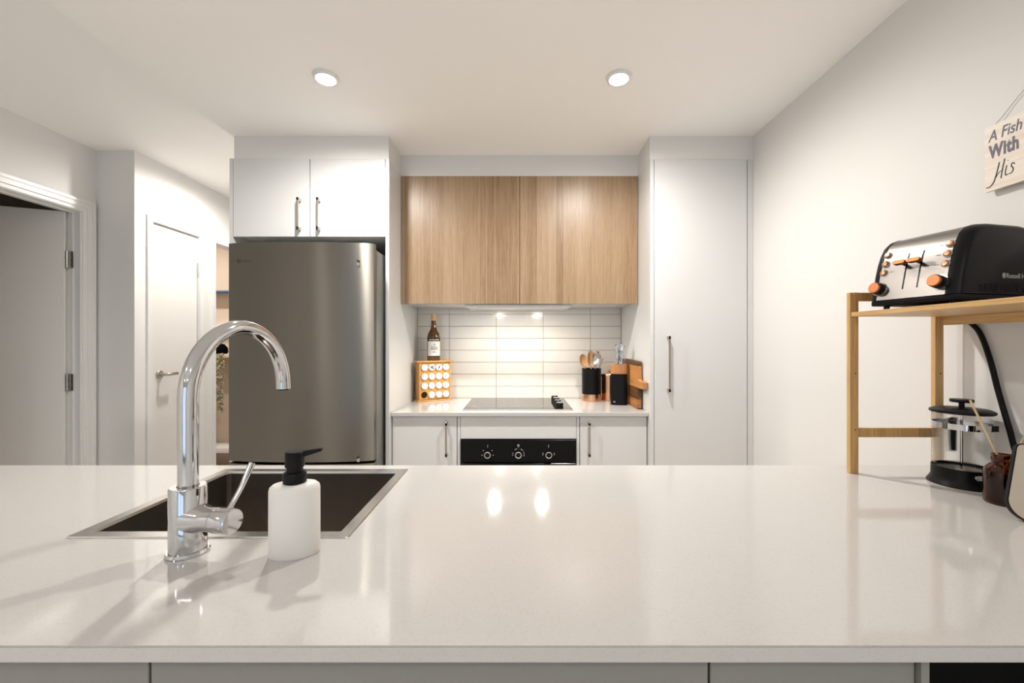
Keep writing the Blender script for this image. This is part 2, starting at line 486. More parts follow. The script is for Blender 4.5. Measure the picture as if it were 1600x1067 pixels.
box(bm, XH - 0.1, XH + 0.012, 3.235, 3.262, 0, 2.07); box(bm, XH - 0.1, XH + 0.012, 4.06, 4.087, 0, 2.07); box(bm, XH - 0.1, XH + 0.012, 3.262, 4.06, 2.042, 2.07)
struct('trim_3', bm, 'trim_paint')

# ------------------------------------------------------------------ downlights
def downlight(x, y, z, watts, label, group=None, angle=180, blend=1.0):
    t = thing('downlight', label, 'light', (x, y, z - 0.012), 0, group)
    obj('trim_ring', lathe(bmesh.new(), [(0.036, 0.012), (0.034, 0.003), (0.038, 0.0), (0.046, 0.002), (0.050, 0.0115), (0.050, 0.012)], n=32), 'trim_paint', t, world=False)
    obj('lens', lathe(bmesh.new(), [(0, 0.006), (0.0345, 0.006), (0.0345, 0.010), (0, 0.010)], n=24), 'lamp_lens', t, world=False)
    spot('lamp', (0, 0, -0.004), watts, t, angle=angle, blend=blend)
downlight(-0.754, 1.629, CEIL, KITCHEN_W, 'lit round ceiling downlight on the fridge side of the kitchen')
downlight(0.393, 1.629, CEIL, KITCHEN_W, 'lit round ceiling downlight between the oak cupboards and the pantry')
downlight(-1.88, 2.90, HIGH, HALL_W, 'lit round hall ceiling downlight beside the narrow closed door', angle=176, blend=0.6)
for (x, y, w_) in ((-1.9, -0.9, 'between the island and the side room door'), (0.1, -1.2, 'between the island and the right wall'), (-1.9, -2.8, 'by the glass door on the side room side'), (0.1, -2.8, 'by the glass door on the right wall side')):
    downlight(x, y, HIGH, LIVING_FILL_W, 'added living room fill downlight ' + w_, 'added living room fill lights')  # unseen lamps added to lift the bounce light in the kitchen
downlight(-3.05, 3.6, HIGH, CLOSET_FILL_W, 'added fill downlight in the ceiling of the shelved closet')  # lamp added to brighten the closet interior

# ------------------------------------------------------------------ handles
def bar_handle(parent, x, y, z0, z1, out=0.030):
    """vertical flat bar pull standing off a face that looks towards -y"""
    bm = bmesh.new()
    box(bm, x - 0.005, x + 0.005, y - out, y - out + 0.006, z0, z1, bev=0.001, seg=1)
    for za, zb, s in ((z0, z0 + 0.016, 1), (z1 - 0.016, z1, -1)):
        box(bm, x - 0.005, x + 0.005, y - out, y, za, zb, bev=0.001, seg=1)
    return obj('handle', bm, 'nickel', parent)

# ------------------------------------------------------------------ fridge housing
t = thing('fridge_cupboard', 'white two-door cupboard with tall side panels above the steel fridge', 'cupboard', (-1.05, 2.4, 0))
obj('side_panel', nbox(-1.453, -1.435, 2.092, 2.688, 0, 2.182), 'white_laminate', t)
obj('side_panel', nbox(-0.668, -0.650, 2.092, 2.680, 0, 2.178), 'white_laminate', t)
obj('carcass', nbox(-1.434, -0.669, 2.112, 2.686, 1.795, 2.177), 'white_laminate', t)
for x0, x1, hxx in ((-1.433, -1.050, -1.096), (-1.046, -0.670, -0.998)):
    d = obj('door', nbox(x0, x1, 2.090, 2.108, 1.788, 2.180, bev=0.001, seg=1), 'white_laminate', t)
    bar_handle(d, hxx, 2.090, 1.816, 1.977)

# ------------------------------------------------------------------ fridge
t = thing('fridge', 'tall stainless steel fridge with slightly bowed door and no handle', 'fridge', (-1.024, 2.3, 0))
obj('cabinet', nbox(-1.362, -0.683, 2.004, 2.66, 0.03, 1.70, bev=0.004), 'fridge_side', t)
def bowed(z0, z1):
    bm = bmesh.new(); n = 20; out = []
    for i in range(n + 1):
        s = i / n; x = -1.365 + s * 0.684
        out.append((x, 1.957 - 0.030 * (1 - (2 * s - 1) ** 2) + (0.004 if i in (0, n) else 0)))
    out += [(-0.681, 1.990), (-1.365, 1.990)]
    prism(bm, out, 'z', z0, z1)
    return bm
door = obj('upper_door', bowed(0.700, 1.722), 'fridge_steel', t)
obj('lower_door', bowed(0.05, 0.688), 'fridge_steel', t)
obj('gasket', nbox(-1.355, -0.690, 1.989, 2.005, 0.06, 1.71), 'black_plastic', t)
for z, dz in ((1.632, -1), (0.716, 1)):
    bm = bmesh.new()
    prism(bm, [( -0.748 + a, z + b - 0.004) for a, b in rounded(0.014, 0.030, 0.0068)], 'y', 1.9520, 1.9435)
    mount = obj('handle_mount', bm, 'chrome', door)
    obj('mount_hole', lathe(bmesh.new(), [(0, 0.0), (0.0062, 0.0), (0.0062, 0.006), (0, 0.006)], -0.748, 1.9430, z + 0.004, n=12, M=Matrix.Rotation(R(90), 4, 'X')), 'logo_dark', t)
bm = bmesh.new()
lathe(bm, [(0.005, 0), (0.009, 0), (0.009, 0.0015), (0.005, 0.0015), (0.005, 0)], -1.309, 1.9482, 1.637, n=20, M=Matrix.Rotation(R(90), 4, 'X'))
for (x, z, w, h) in ((-1.293, 1.641, 0.009, 0.002), (-1.293, 1.634, 0.011, 0.002), (-1.279, 1.641, 0.008, 0.002), (-1.279, 1.634, 0.002, 0.010), (-1.268, 1.634, 0.008, 0.002), (-1.268, 1.638, 0.002, 0.008), (-1.256, 1.633, 0.010, 0.002), (-1.249, 1.637, 0.002, 0.010)):
    sf = 1.957 - 0.030 * (1 - (2 * (x + 1.365) / 0.684 - 1) ** 2)
    box(bm, x - w / 2, x + w / 2, sf - 0.0012, sf + 0.002, z - h / 2, z + h / 2)
obj('emblem', bm, 'logo_dark', door)

# ------------------------------------------------------------------ pantry
t = thing('pantry_cupboard', 'tall white single-door pantry cupboard beside the right wall', 'cupboard', (0.92, 2.4, 0))
obj('side_panel', nbox(0.663, 0.681, 2.092, 2.680, 0, 2.178), 'white_laminate', t)
obj('carcass', nbox(0.682, 1.180, 2.112, 2.686, 0.02, 2.177), 'shadow_gap', t)
d = obj('door', nbox(0.684, 1.149, 2.090, 2.108, 0.1, 2.176, bev=0.001, seg=1), 'white_laminate', t)
bar_handle(d, 0.751, 2.090, 1.010, 1.288)
obj('filler', nbox(1.153, 1.182, 2.094, 2.112, 0.0, 2.178), 'white_laminate', t)

# ------------------------------------------------------------------ oak wall cupboards and range hood
t = thing('wall_cupboard', 'pair of oak-look wall cupboard doors above the tiled splashback', 'cupboard', (0, 2.45, 1.473))
obj('carcass', nbox(-0.649, 0.661, 2.322, 2.678, 1.480, 2.176), 'white_laminate', t)
for x0, x1 in ((-0.649, 0.0055), (0.0085, 0.661)):
    obj('door', nbox(x0, x1, 2.300, 2.319, 1.470, 2.177, bev=0.0008, seg=1), 'oak_laminate', t)
t = thing('range_hood', 'slim white slide-out range hood under the oak cupboards', 'range hood', (0, 2.45, 1.445))
obj('hood_body', nbox(-0.30, 0.30, 2.331, 2.640, 1.460, 1.479, bev=0.001), 'white_laminate', t)
obj('front_strip', nbox(-0.235, 0.24, 2.321, 2.330, 1.450, 1.469, bev=0.001), 'trim_paint', t)
for x in (-0.136, 0.136):
    l = obj('lamp_lens', lathe(bmesh.new(), [(0, 0), (0.026, 0), (0.028, 0.004), (0, 0.004)], x, 2.362, 1.4565, n=20), 'hood_lens', t)
    spot('hood_lamp', (x, 2.362 - 2.45, 1.453 - 1.445), HOOD_W, t, col=(1, 0.88, 0.72), angle=165, blend=0.6, radius=0.026)

# ------------------------------------------------------------------ back bench
wt = obj('kitchen_worktop', nbox(-0.649, 0.662, 2.115, 2.681, 0.880, TOP, bev=0.0015, seg=1), 'stone')
tag(wt, 'white stone worktop holding the cooktop below the tiled splashback', 'worktop')
def base_cupboard(x0, x1, hxx, label):
    t = thing('base_cupboard', label, 'cupboard', ((x0 + x1) / 2, 2.4, 0))
    obj('carcass', nbox(x0 + 0.002, x1 - 0.002, 2.158, 2.67, 0.1, 0.879), 'shadow_gap', t)
    d = obj('door', nbox(x0 + 0.0015, x1 - 0.0015, 2.135, 2.153, 0.1, 0.876, bev=0.001, seg=1), 'white_laminate', t)
    bar_handle(d, hxx, 2.135, 0.676, 0.850)
    obj('kickboard', nbox(x0 + 0.002, x1 - 0.002, 2.19, 2.20, 0, 0.0995), 'white_laminate', t)
base_cupboard(-0.648, -0.315, -0.367, 'white base cupboard between the oven and the fridge panel')
base_cupboard(0.315, 0.660, 0.361, 'white base cupboard between the oven and the pantry')
t = thing('oven_cupboard', 'white oven housing panel under the cooktop', 'cupboard', (0, 2.4, 0))
obj('front_panel', nbox(-0.297, 0.297, 2.135, 2.153, 0.762, 0.876, bev=0.001, seg=1), 'white_laminate', t)
for x0, x1 in ((-0.313, -0.2985), (0.2985, 0.313)):
    obj('stile', nbox(x0, x1, 2.136, 2.67, 0.02, 0.876), 'white_laminate', t)
obj('base_panel', nbox(-0.297, 0.297, 2.135, 2.67, 0.02, 0.16), 'white_laminate', t)
t = thing('oven', 'black built-in oven with three round knobs under the cooktop', 'oven', (0, 2.4, 0.162))
obj('body', nbox(-0.285, 0.285, 2.142, 2.66, 0.165, 0.755), 'black_plastic', t)
cp = obj('control_panel', nbox(-0.2955, 0.2955, 2.124, 2.141, 0.645, 0.758, bev=0.001, seg=1), 'black_gloss', t)
obj('door', nbox(-0.2955, 0.2955, 2.120, 2.141, 0.165, 0.640, bev=0.002, seg=1), 'black_gloss', t)
for kx in (-0.157, 0.0, 0.154):
    kz = 0.686
    k = obj('knob', lathe(bmesh.new(), [(0, 0.020), (0.0125, 0.020), (0.0125, 0.0)], kx, 2.124, kz, n=24, M=Matrix.Rotation(R(90), 4, 'X')), 'black_plastic', t)
    obj('knob_ring', lathe(bmesh.new(), [(0.0125, 0.0215), (0.0168, 0.020), (0.0172, 0.0), (0.0125, 0.0)], kx, 2.124, kz, n=28, M=Matrix.Rotation(R(90), 4, 'X')), 'chrome', k)
    bm = bmesh.new()
    box(bm, kx - 0.0012, kx + 0.0012, 2.1235, 2.1245, kz + 0.034, kz + 0.048)
    angs = {-0.157: (40, 140, 190, 350), 0.0: (20, 0, 60, 45, 110, 125, 170, 190, 345), 0.154: (10, 355, 170, 185)}[kx]
    for a in angs:
        px, pz = kx + 0.029 * math.cos(R(a)), kz + 0.029 * math.sin(R(a))
        box(bm, px - 0.0025, px + 0.0025, 2.1235, 2.1245, pz - 0.0018, pz + 0.0018)
    if kx == 0.0: box(bm, -0.005, 0.005, 2.1235, 2.1245, kz + 0.040, kz + 0.050)
    obj('dial_marks', bm, 'icon_grey', cp)['kind'] = 'stuff'
t = thing('cooktop', 'black glass cooktop with four black knobs set in the white worktop', 'cooktop', (0, 2.4, TOP))
obj('glass', nbox(-0.293, 0.288, 2.192, 2.640, TOP + 0.0005, TOP + 0.0055, bev=0.001, seg=1), 'cooktop_glass', t)
obj('front_trim', nbox(-0.293, 0.288, 2.182, 2.1915, TOP + 0.0003, TOP + 0.006), 'sink_rim_steel', t)
for i, y in enumerate((2.25, 2.35, 2.45, 2.55)):
    k = obj('knob', lathe(bmesh.new(), [(0, 0.026), (0.017, 0.026), (0.020, 0.022), (0.021, 0.0), (0, 0)], 0.222, y, TOP + 0.0057, n=24), 'black_plastic', t)
    obj('knob_cap', lathe(bmesh.new(), [(0, 0.0285), (0.0165, 0.0285), (0.0175, 0.0262), (0, 0.0262)], 0.222, y, TOP + 0.0057, n=24), 'chrome', k)
for (x, y, r) in ((-0.16, 2.30, 0.09), (-0.16, 2.53, 0.075), (0.06, 2.30, 0.075), (0.06, 2.53, 0.09)):
    obj('burner_ring', lathe(bmesh.new(), [(r, 0), (r, 0.0002), (r - 0.002, 0.0002), (r - 0.002, 0)], x, y, TOP + 0.0056, n=40), 'icon_grey', t)

# ------------------------------------------------------------------ island
IX0, IX1, IY0, IY1 = -1.54, XR - 0.001, 0.481, 1.200
SX0, SX1, SY0, SY1 = -0.814, -0.306, 0.748, 1.155
hx0, hx1, hy0, hy1 = SX0 + 0.006, SX1 - 0.006, SY0 + 0.006, SY1 - 0.006
bm = bmesh.new()
def vgrid(z): return {(i, j): bm.verts.new((x, y, z)) for i, x in enumerate((IX0, hx0, hx1, IX1)) for j, y in enumerate((IY0, hy0, hy1, IY1))}
A = vgrid(TOP); B = vgrid(TOP - 0.020)
for i in range(3):
    for j in range(3):
        if (i, j) == (1, 1): continue
        bm.faces.new((A[i, j], A[i + 1, j], A[i + 1, j + 1], A[i, j + 1]))
        bm.faces.new((B[i, j], B[i, j + 1], B[i + 1, j + 1], B[i + 1, j]))
ring = [(0, 0), (1, 0), (2, 0), (3, 0), (3, 1), (3, 2), (3, 3), (2, 3), (1, 3), (0, 3), (0, 2), (0, 1)]
for a, b in zip(ring, ring[1:] + ring[:1]): bm.faces.new((A[a], B[a], B[b], A[b]))
inner = [(1, 1), (1, 2), (2, 2), (2, 1)]
for a, b in zip(inner, inner[1:] + inner[:1]): bm.faces.new((A[a], B[a], B[b], A[b]))
bmesh.ops.recalc_face_normals(bm, faces=bm.faces)
es = [e for e in bm.edges if len(e.link_faces) == 2 and e.calc_face_angle() > 1 and all(abs(v.co.y - IY0) < 1e-5 or abs(v.co.y - IY1) < 1e-5 or abs(v.co.x - IX0) < 1e-5 for v in e.verts)]
bmesh.ops.bevel(bm, geom=es, offset=0.002, segments=2, affect='EDGES')
iw = obj('island_worktop', bm, 'stone'); tag(iw, 'long white stone island worktop holding the sink and tap', 'worktop')
t = thing('island_cupboard', 'grey panelled island base under the long white worktop', 'cupboard', (-0.2, 0.85, 0))
for x0, x1 in ((-1.50, -0.4555), (-0.4525, 0.2335), (0.2365, 0.488)):
    obj('back_panel', nbox(x0, x1, 0.512, 0.528, 0.0, 0.879, bev=0.001, seg=1), 'island_laminate', t)
obj('end_panel', nbox(0.490, 0.500, 0.506, 1.15, 0.0, 0.879), 'island_laminate', t)
obj('end_panel', nbox(-1.516, -1.501, 0.512, 1.17, 0.0, 0.879), 'island_laminate', t)
obj('recess_panel', nbox(0.502, XR - 0.002, 0.900, 0.915, 0.0, 0.879), 'recess_shade_black', t)
obj('kitchen_front', nbox(-1.50, XR - 0.002, 1.160, 1.178, 0.1, 0.879), 'white_laminate', t)

# sink
t = thing('sink', 'square stainless steel sink bowl set into the island worktop', 'sink', ((SX0 + SX1) / 2, (SY0 + SY1) / 2, TOP - 0.20))
bm = bmesh.new()
def loop(x0, x1, y0, y1, z): return [bm.verts.new(p) for p in ((x0, y0, z), (x1, y0, z), (x1, y1, z), (x0, y1, z))]
rw = 0.022
L0 = loop(SX0, SX1, SY0, SY1, TOP + 0.0005); L1 = loop(SX0 + 0.001, SX1 - 0.001, SY0 + 0.001, SY1 - 0.001, TOP + 0.0028)
L2 = loop(SX0 + rw, SX1 - rw, SY0 + rw, SY1 - rw, TOP + 0.0028); L3 = loop(SX0 + rw + 0.002, SX1 - rw - 0.002, SY0 + rw + 0.002, SY1 - rw - 0.002, TOP - 0.006)
for P, Q in ((L0, L1), (L1, L2), (L2, L3)):
    for i in range(4):
        j = (i + 1) % 4; bm.faces.new((P[i], P[j], Q[j], Q[i]))
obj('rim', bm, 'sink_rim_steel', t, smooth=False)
bm = bmesh.new()
q = rw + 0.002
def rl(x0, x1, y0, y1, r, z):
    return [bm.verts.new(((x0 + x1) / 2 + a, (y0 + y1) / 2 + b, z)) for a, b in rounded(x1 - x0, y1 - y0, r, 5)]
loops = [rl(SX0 + q, SX1 - q, SY0 + q, SY1 - q, 0.012, TOP - 0.003), rl(SX0 + q, SX1 - q, SY0 + q, SY1 - q, 0.012, TOP - 0.185),
         rl(SX0 + q + 0.006, SX1 - q - 0.006, SY0 + q + 0.006, SY1 - q - 0.006, 0.012, TOP - 0.197), rl(SX0 + q + 0.02, SX1 - q - 0.02, SY0 + q + 0.02, SY1 - q - 0.02, 0.01, TOP - 0.2)]
for P, Q in zip(loops[:-1], loops[1:]):
    for i in range(len(P)):
        j = (i + 1) % len(P); bm.faces.new((P[i], P[j], Q[j], Q[i]))
bm.faces.new(loops[-1])
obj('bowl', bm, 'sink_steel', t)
obj('drain', lathe(bmesh.new(), [(0, 0.002), (0.03, 0.002), (0.042, 0.004), (0.045, 0.0005)], (SX0 + SX1) / 2, (SY0 + SY1) / 2 + 0.08, TOP - 0.2, n=28), 'chrome', t)

# tap
FX, FY = -0.5535, 0.697
t = thing('mixer_tap', 'tall chrome gooseneck mixer tap in front of the sink', 'tap', (FX, FY, TOP))
obj('base_flange', lathe(bmesh.new(), [(0, 0), (0.0305, 0), (0.0310, 0.003), (0.0290, 0.007), (0, 0.007)], n=40), 'chrome', t, world=False)
obj('body', lathe(bmesh.new(), [(0.0265, 0.0072), (0.0265, 0.110), (0.0250, 0.1125), (0.0155, 0.1125)], n=40), 'chrome', t, world=False)
pts = [(0, 0, 0.110), (0, 0, 0.16), (0, 0, 0.21), (0, 0, 0.258)]
rr = 0.124; dv = Vector((0.080, 1, 0)).normalized()
for i in range(1, 25):
    a = PI * i / 24
    pts.append(dv * (rr - rr * math.cos(a)) + Vector((0, 0, 0.258 + rr * math.sin(a))))
pts.append(pts[-1] + Vector((0, 0, -0.010)))
sp_ = obj('spout', tube(bmesh.new(), pts, 0.0145, n=24), 'chrome', t, world=False)
obj('outlet', lathe(bmesh.new(), [(0, 0), (0.0115, 0), (0.0115, 0.004), (0, 0.004)], pts[-1].x, pts[-1].y, pts[-1].z - 0.0025, n=20), 'black_plastic', sp_, world=False)
Mx = Matrix.Rotation(R(-12), 4, 'Z') @ Matrix.Rotation(R(90), 4, 'Y')
obj('valve_neck', lathe(bmesh.new(), [(0.027, 0.010), (0.0215, 0.032), (0.0195, 0.042), (0.0195, 0.058), (0.0, 0.058)], 0, 0, 0.060, n=32, M=Mx), 'chrome', t, world=False)
hub = obj('lever_hub', lathe(bmesh.new(), [(0, 0.0595), (0.0205, 0.0595), (0.0205, 0.088), (0.019, 0.0905), (0, 0.0905)], 0, 0, 0.060, n=32, M=Mx), 'chrome', t, world=False)
hc = (Mx @ Vector((0, 0, 0.079))) + Vector((0, 0, 0.060))
obj('lever', tube(bmesh.new(), [hc + Vector((0, 0.004, 0.016)), hc + Vector((0.006, 0.025, 0.045)), hc + Vector((0.012, 0.045, 0.082))], [0.0048, 0.0046, 0.0056], n=12), 'chrome', t, world=False)

# soap dispenser
t = thing('soap_dispenser', 'white ceramic soap dispenser with black pump on the island worktop', 'soap dispenser', (-0.373, 0.694, TOP), R(16))
bm = bmesh.new()
def ell(a, b, z, n=40): return [bm.verts.new((a * math.cos(2 * PI * i / n), b * math.sin(2 * PI * i / n), z)) for i in range(n)]
lp = [ell(0.0370, 0.024, 0.0), ell(0.0388, 0.026, 0.003), ell(0.0390, 0.026, 0.06), ell(0.0388, 0.026, 0.108), ell(0.0375, 0.0245, 0.1135), ell(0.033, 0.0205, 0.1175), ell(0.015, 0.012, 0.1195)]
for P, Q in zip(lp[:-1], lp[1:]):
    for i in range(40):
        j = (i + 1) % 40; bm.faces.new((P[i], P[j], Q[j], Q[i]))
bm.faces.new(lp[0][::-1]); bm.faces.new(lp[-1])
obj('bottle', bm, 'soap_ceramic', t, world=False)
obj('pump_collar', lathe(bmesh.new(), [(0, 0.1197), (0.0178, 0.1197), (0.0180, 0.121), (0.0180, 0.134), (0.0165, 0.1365), (0.0125, 0.1365), (0.0125, 0.1455), (0, 0.1455)], n=32), 'black_plastic', t, world=False)
head = obj('pump_head', lathe(bmesh.new(), [(0, 0.1457), (0.0148, 0.1457), (0.0150, 0.147), (0.0150, 0.169), (0.0135, 0.171), (0, 0.171)], n=32), 'black_plastic', t, world=False)
bm = bmesh.new()
prism(bm, [(0.008, 0.1595), (0.042, 0.1690), (0.0425, 0.1735), (0.008, 0.1705)], 'y', -0.0045, 0.0045)
bmesh.ops.bevel(bm, geom=bm.edges[:], offset=0.001, segments=2, affect='EDGES')
obj('nozzle', bm, 'black_plastic', head, world=False)

# ------------------------------------------------------------------ spice rack, jars, bottle
TH = R(32)
RL = (-0.594, 2.494, TOP)     # front left bottom corner of the rack
RW, RD, RH = 0.200, 0.075, 0.246
t = thing('spice_rack', 'small wooden spice rack with round holes on the worktop', 'rack', RL, TH)
obj('top_board', nbox(-0.012, RW + 0.010, -0.008, RD + 0.002, RH - 0.010, RH, bev=0.002), 'rack_wood', t, world=False)
obj('bottom_board', nbox(-0.012, RW + 0.010, -0.008, RD + 0.002, 0, 0.009, bev=0.002), 'rack_wood', t, world=False)
for x0 in (0.0, RW - 0.009):
    obj('side_panel', nbox(x0, x0 + 0.009, 0.0, RD - 0.002, 0.0092, RH - 0.0102), 'rack_wood', t, world=False)
obj('back_panel', nbox(0.009, RW - 0.009, RD - 0.008, RD - 0.002, 0.0092, RH - 0.0102), 'rack_wood', t, world=False)
# front board with 16 round holes
HR = 0.0200
cs = [(0.009 + 0.0455 * (i + 0.5), 0.012 + 0.0555 * (j + 0.5)) for j in range(4) for i in range(4)]
bm = bmesh.new()
for (cx, cz) in cs:
    n = 24; w, h = 0.0455, 0.0555
    ci = []; co = []
    for k in range(n):
        a = 2 * PI * (k + 0.5) / n; dx, dz = math.cos(a), math.sin(a)
        s = min(w / 2 / abs(dx), h / 2 / abs(dz))
        ci.append((cx + HR * dx, cz + HR * dz)); co.append((cx + dx * s, cz + dz * s))
    f = [[bm.verts.new((x, y, z)) for x, z in ring_] for y in (0.002, 0.010) for ring_ in (ci, co)]
    corners = [(cx + sx_ * w / 2, cz + sz_ * h / 2) for sx_, sz_ in ((1, 1), (-1, 1), (-1, -1), (1, -1))]
    for k in range(n):
        j = (k + 1) % n
        bm.faces.new((f[0][k], f[0][j], f[1][j], f[1][k])); bm.faces.new((f[2][k], f[3][k], f[3][j], f[2][j])); bm.faces.new((f[0][k], f[2][k], f[2][j], f[0][j]))
        p, q2 = co[k], co[j]
        if abs(p[0] - q2[0]) > 1e-6 and abs(p[1] - q2[1]) > 1e-6:
            c2 = min(corners, key=lambda c_: abs(c_[0] - p[0]) + abs(c_[1] - p[1]) + abs(c_[0] - q2[0]) + abs(c_[1] - q2[1]))
            for y, r_ in ((0.002, f[1]), (0.010, f[3])):
                v = bm.verts.new((c2[0], y, c2[1])); bm.faces.new((r_[k], r_[j], v))
obj('front_board', bm, 'rack_wood', t, world=False, smooth=False)
Mrack = Matrix.Translation(RL) @ Matrix.Rotation(TH, 4, 'Z')
jar_body = jar_lid = None
for n_, (cx, cz) in enumerate(cs):
    if n_ == 0: continue                      # the empty hole, bottom row beside the left panel
    written = {13: 'white spice jar lid with a dark scribbled word in the wooden rack', 14: 'white spice jar lid with a short dark mark in the wooden rack'}.get(n_)
    p = Mrack @ Vector((cx, -0.008, cz))
    if jar_body is None:
        j = thing('spice_jar', 'x', 'jar', p, TH)
        jar_body = obj('jar', lathe(bmesh.new(), [(0, 0.012), (0.0185, 0.012), (0.0185, 0.070), (0, 0.070)], n=20, M=Matrix.Rotation(R(-90), 4, 'X')), 'jar_glass', j, world=False)
        jar_lid = obj('lid', lathe(bmesh.new(), [(0, 0), (0.0188, 0), (0.0196, 0.0015), (0.0196, 0.0095), (0.0186, 0.0115), (0, 0.0115)], n=28, M=Matrix.Rotation(R(-90), 4, 'X')), 'jar_lid', j, world=False)
    else:
        j = thing('spice_jar', 'x', 'jar', p, TH)
        for src in (jar_body, jar_lid):
            c = src.copy(); C.objects.link(c); c.parent = j
    rown = ('bottom', 'third', 'second', 'top')[n_ // 4]; coln = ('at the fridge end', 'second from the fridge end', 'second from the cooktop end', 'at the cooktop end')[n_ % 4]
    tag(j, written or f'plain white spice jar lid, {rown} row of the wooden rack, {coln}', 'jar', 'spice jars in the wooden rack')
    if n_ in (13, 14):
        bm = bmesh.new()
        rows = ((-0.008, 0.007, 0.0055), (-0.012, 0.012, -0.003)) if n_ == 13 else ((-0.010, 0.009, 0.0),)
        for a, b, z in rows:
            x = a
            while x < b:
                w_ = random.uniform(0.002, 0.004); hh = random.uniform(0.0055, 0.0080)
                box(bm, x, x + w_, -0.0008, 0.0002, z - hh / 2, z + hh / 2); x += w_ + 0.0008
        rot = Matrix.Rotation(R(28 if n_ == 13 else -62), 4, 'Y')
        for v in bm.verts: v.co = rot @ v.co
        obj('writing', bm, 'ink', j, world=False)

pb = Mrack @ Vector((0.104, 0.038, RH + 0.0005))
t = thing('wine_bottle', 'brown glass wine bottle with white label standing on the spice rack', 'bottle', pb, R(12))
obj('glass', lathe(bmesh.new(), [(0, 0.0), (0.036, 0.0), (0.0395, 0.004), (0.0395, 0.135), (0.0385, 0.152), (0.034, 0.167), (0.026, 0.181), (0.0195, 0.192), (0.0175, 0.205), (0.0150, 0.240), (0.0150, 0.246), (0, 0.246)], n=36), 'bottle_glass', t, world=False)
obj('stopper', lathe(bmesh.new(), [(0, 0.2462), (0.0155, 0.2462), (0.0158, 0.25), (0.0158, 0.282), (0.0145, 0.287), (0, 0.287)], n=28), 'cork', t, world=False)
def wrap_patch(r, a0, a1, z0, z1, m, name, parent, n=16):
    bm = bmesh.new()
    A_ = [bm.verts.new((r * math.sin(R(a0 + (a1 - a0) * i / n)), -r * math.cos(R(a0 + (a1 - a0) * i / n)), z0)) for i in range(n + 1)]
    B_ = [bm.verts.new((v.co.x, v.co.y, z1)) for v in A_]
    for i in range(n): bm.faces.new((A_[i], A_[i + 1], B_[i + 1], B_[i]))
    return obj(name, bm, m, parent, world=False)
def wrapw(r):
    return lambda co: Vector((r * math.sin(co.x / r), -r * math.cos(co.x / r), co.y))
band = wrap_patch(0.0402, -62, 72, 0.120, 0.138, 'black_satin', 'neck_band', t)
lab = wrap_patch(0.0402, -60, 72, 0.030, 0.119, 'label_paper', 'label', t)
I4 = Matrix.Identity(4)
def wtext(body, size, z, x0, m, parent, bold=0.0):
    bm = text_bm(body, size, I4, extrude=0, offset=bold, align='CENTER', warp=lambda co: wrapw(0.0405)(Vector((co.x + x0, co.y + z, 0))))
    obj('lettering', bm, m, parent, world=False, smooth=False)
wtext("McWILLIAM'S", 0.0115, 0.1245, 0.003, 'label_paper', band, 0.0002)
wtext('ROYAL', 0.0125, 0.079, 0.004, 'ink', lab, 0.0002)
wtext('RESERVE', 0.0125, 0.067, 0.004, 'ink', lab, 0.0002)
wtext('DRY', 0.009, 0.049, 0.004, 'ink', lab, 0.0002)
bm = bmesh.new()
for k in range(7):
    a = 2 * PI * k / 7
    for (rr_, s_) in ((0.003, 0.0026),):
        box(bm, 0.004 + rr_ * math.cos(a) - s_ / 2, 0.004 + rr_ * math.cos(a) + s_ / 2, -0.0408, -0.0402, 0.099 + rr_ * math.sin(a) - s_ / 2, 0.099 + rr_ * math.sin(a) + s_ / 2)
obj('crest', bm, 'ink', lab, world=False)

# ------------------------------------------------------------------ utensils, canister, knife block, board
UC = (0.4485, 2.552, TOP)
t = thing('utensil_crock', 'black cylindrical utensil holder with a copper base band', 'utensil holder', UC)
obj('copper_base', lathe(bmesh.new(), [(0, 0), (0.056, 0), (0.0585, 0.003), (0.0585, 0.044), (0, 0.044)], n=40), 'copper_bright', t, world=False)
obj('sleeve', lathe(bmesh.new(), [(0, 0.0445), (0.0585, 0.0445), (0.0585, 0.199), (0.0575, 0.2), (0.0555, 0.199), (0.0555, 0.05), (0, 0.05)], n=40), 'black_satin', t, world=False)

def utensil(name, label, base, tip, head, mhandle, mhead, hr=0.0055, parts=()):
    b = Vector(base); tp = Vector(tip)
    t = thing(name, label, 'utensil', b)
    obj('handle', tube(bmesh.new(), [(0, 0, 0), (tp - b) * 0.5, tp - b], [hr * 0.9, hr, hr], n=10), mhandle, t, world=False)
    bm = head(tp - b, (tp - b).normalized())
    obj('head', bm, mhead, t, world=False)
    return t
def bowl_head(w, l, depth, face):
    """spoon bowl: outline w x l, dished, facing 'face'"""
    def f(p, d):
        bm = bmesh.new()
        fz = Vector(face); fz = (fz - d * fz.dot(d)).normalized(); s = d.cross(fz)
        n, m_ = 20, 5
        for side in (0, 1):
            prev = None
            for i in range(m_ + 1):
                r = i / m_
                ring_ = [bm.verts.new(p + d * (l / 2 * (1 + r * math.sin(2 * PI * k / n)) - 0.006) + s * (w / 2 * r * math.cos(2 * PI * k / n)) - fz * (depth * (1 - r * r)) - fz * (0.002 if side else 0)) for k in range(n)] if r > 0 else [bm.verts.new(p + d * (l / 2 - 0.006) - fz * depth - fz * (0.002 if side else 0))]
                if prev:
                    for k in range(n):
                        j = (k + 1) % n
                        if len(prev) == 1: bm.faces.new((prev[0], ring_[k], ring_[j]))
                        else: bm.faces.new((prev[k], prev[j], ring_[j], ring_[k]))
                prev = ring_
            if side == 0: outer = prev
            else:
                for k in range(n):
                    j = (k + 1) % n; bm.faces.new((outer[k], outer[j], prev[j], prev[k]))
        return bm
    return f
ux, uy, uz = UC
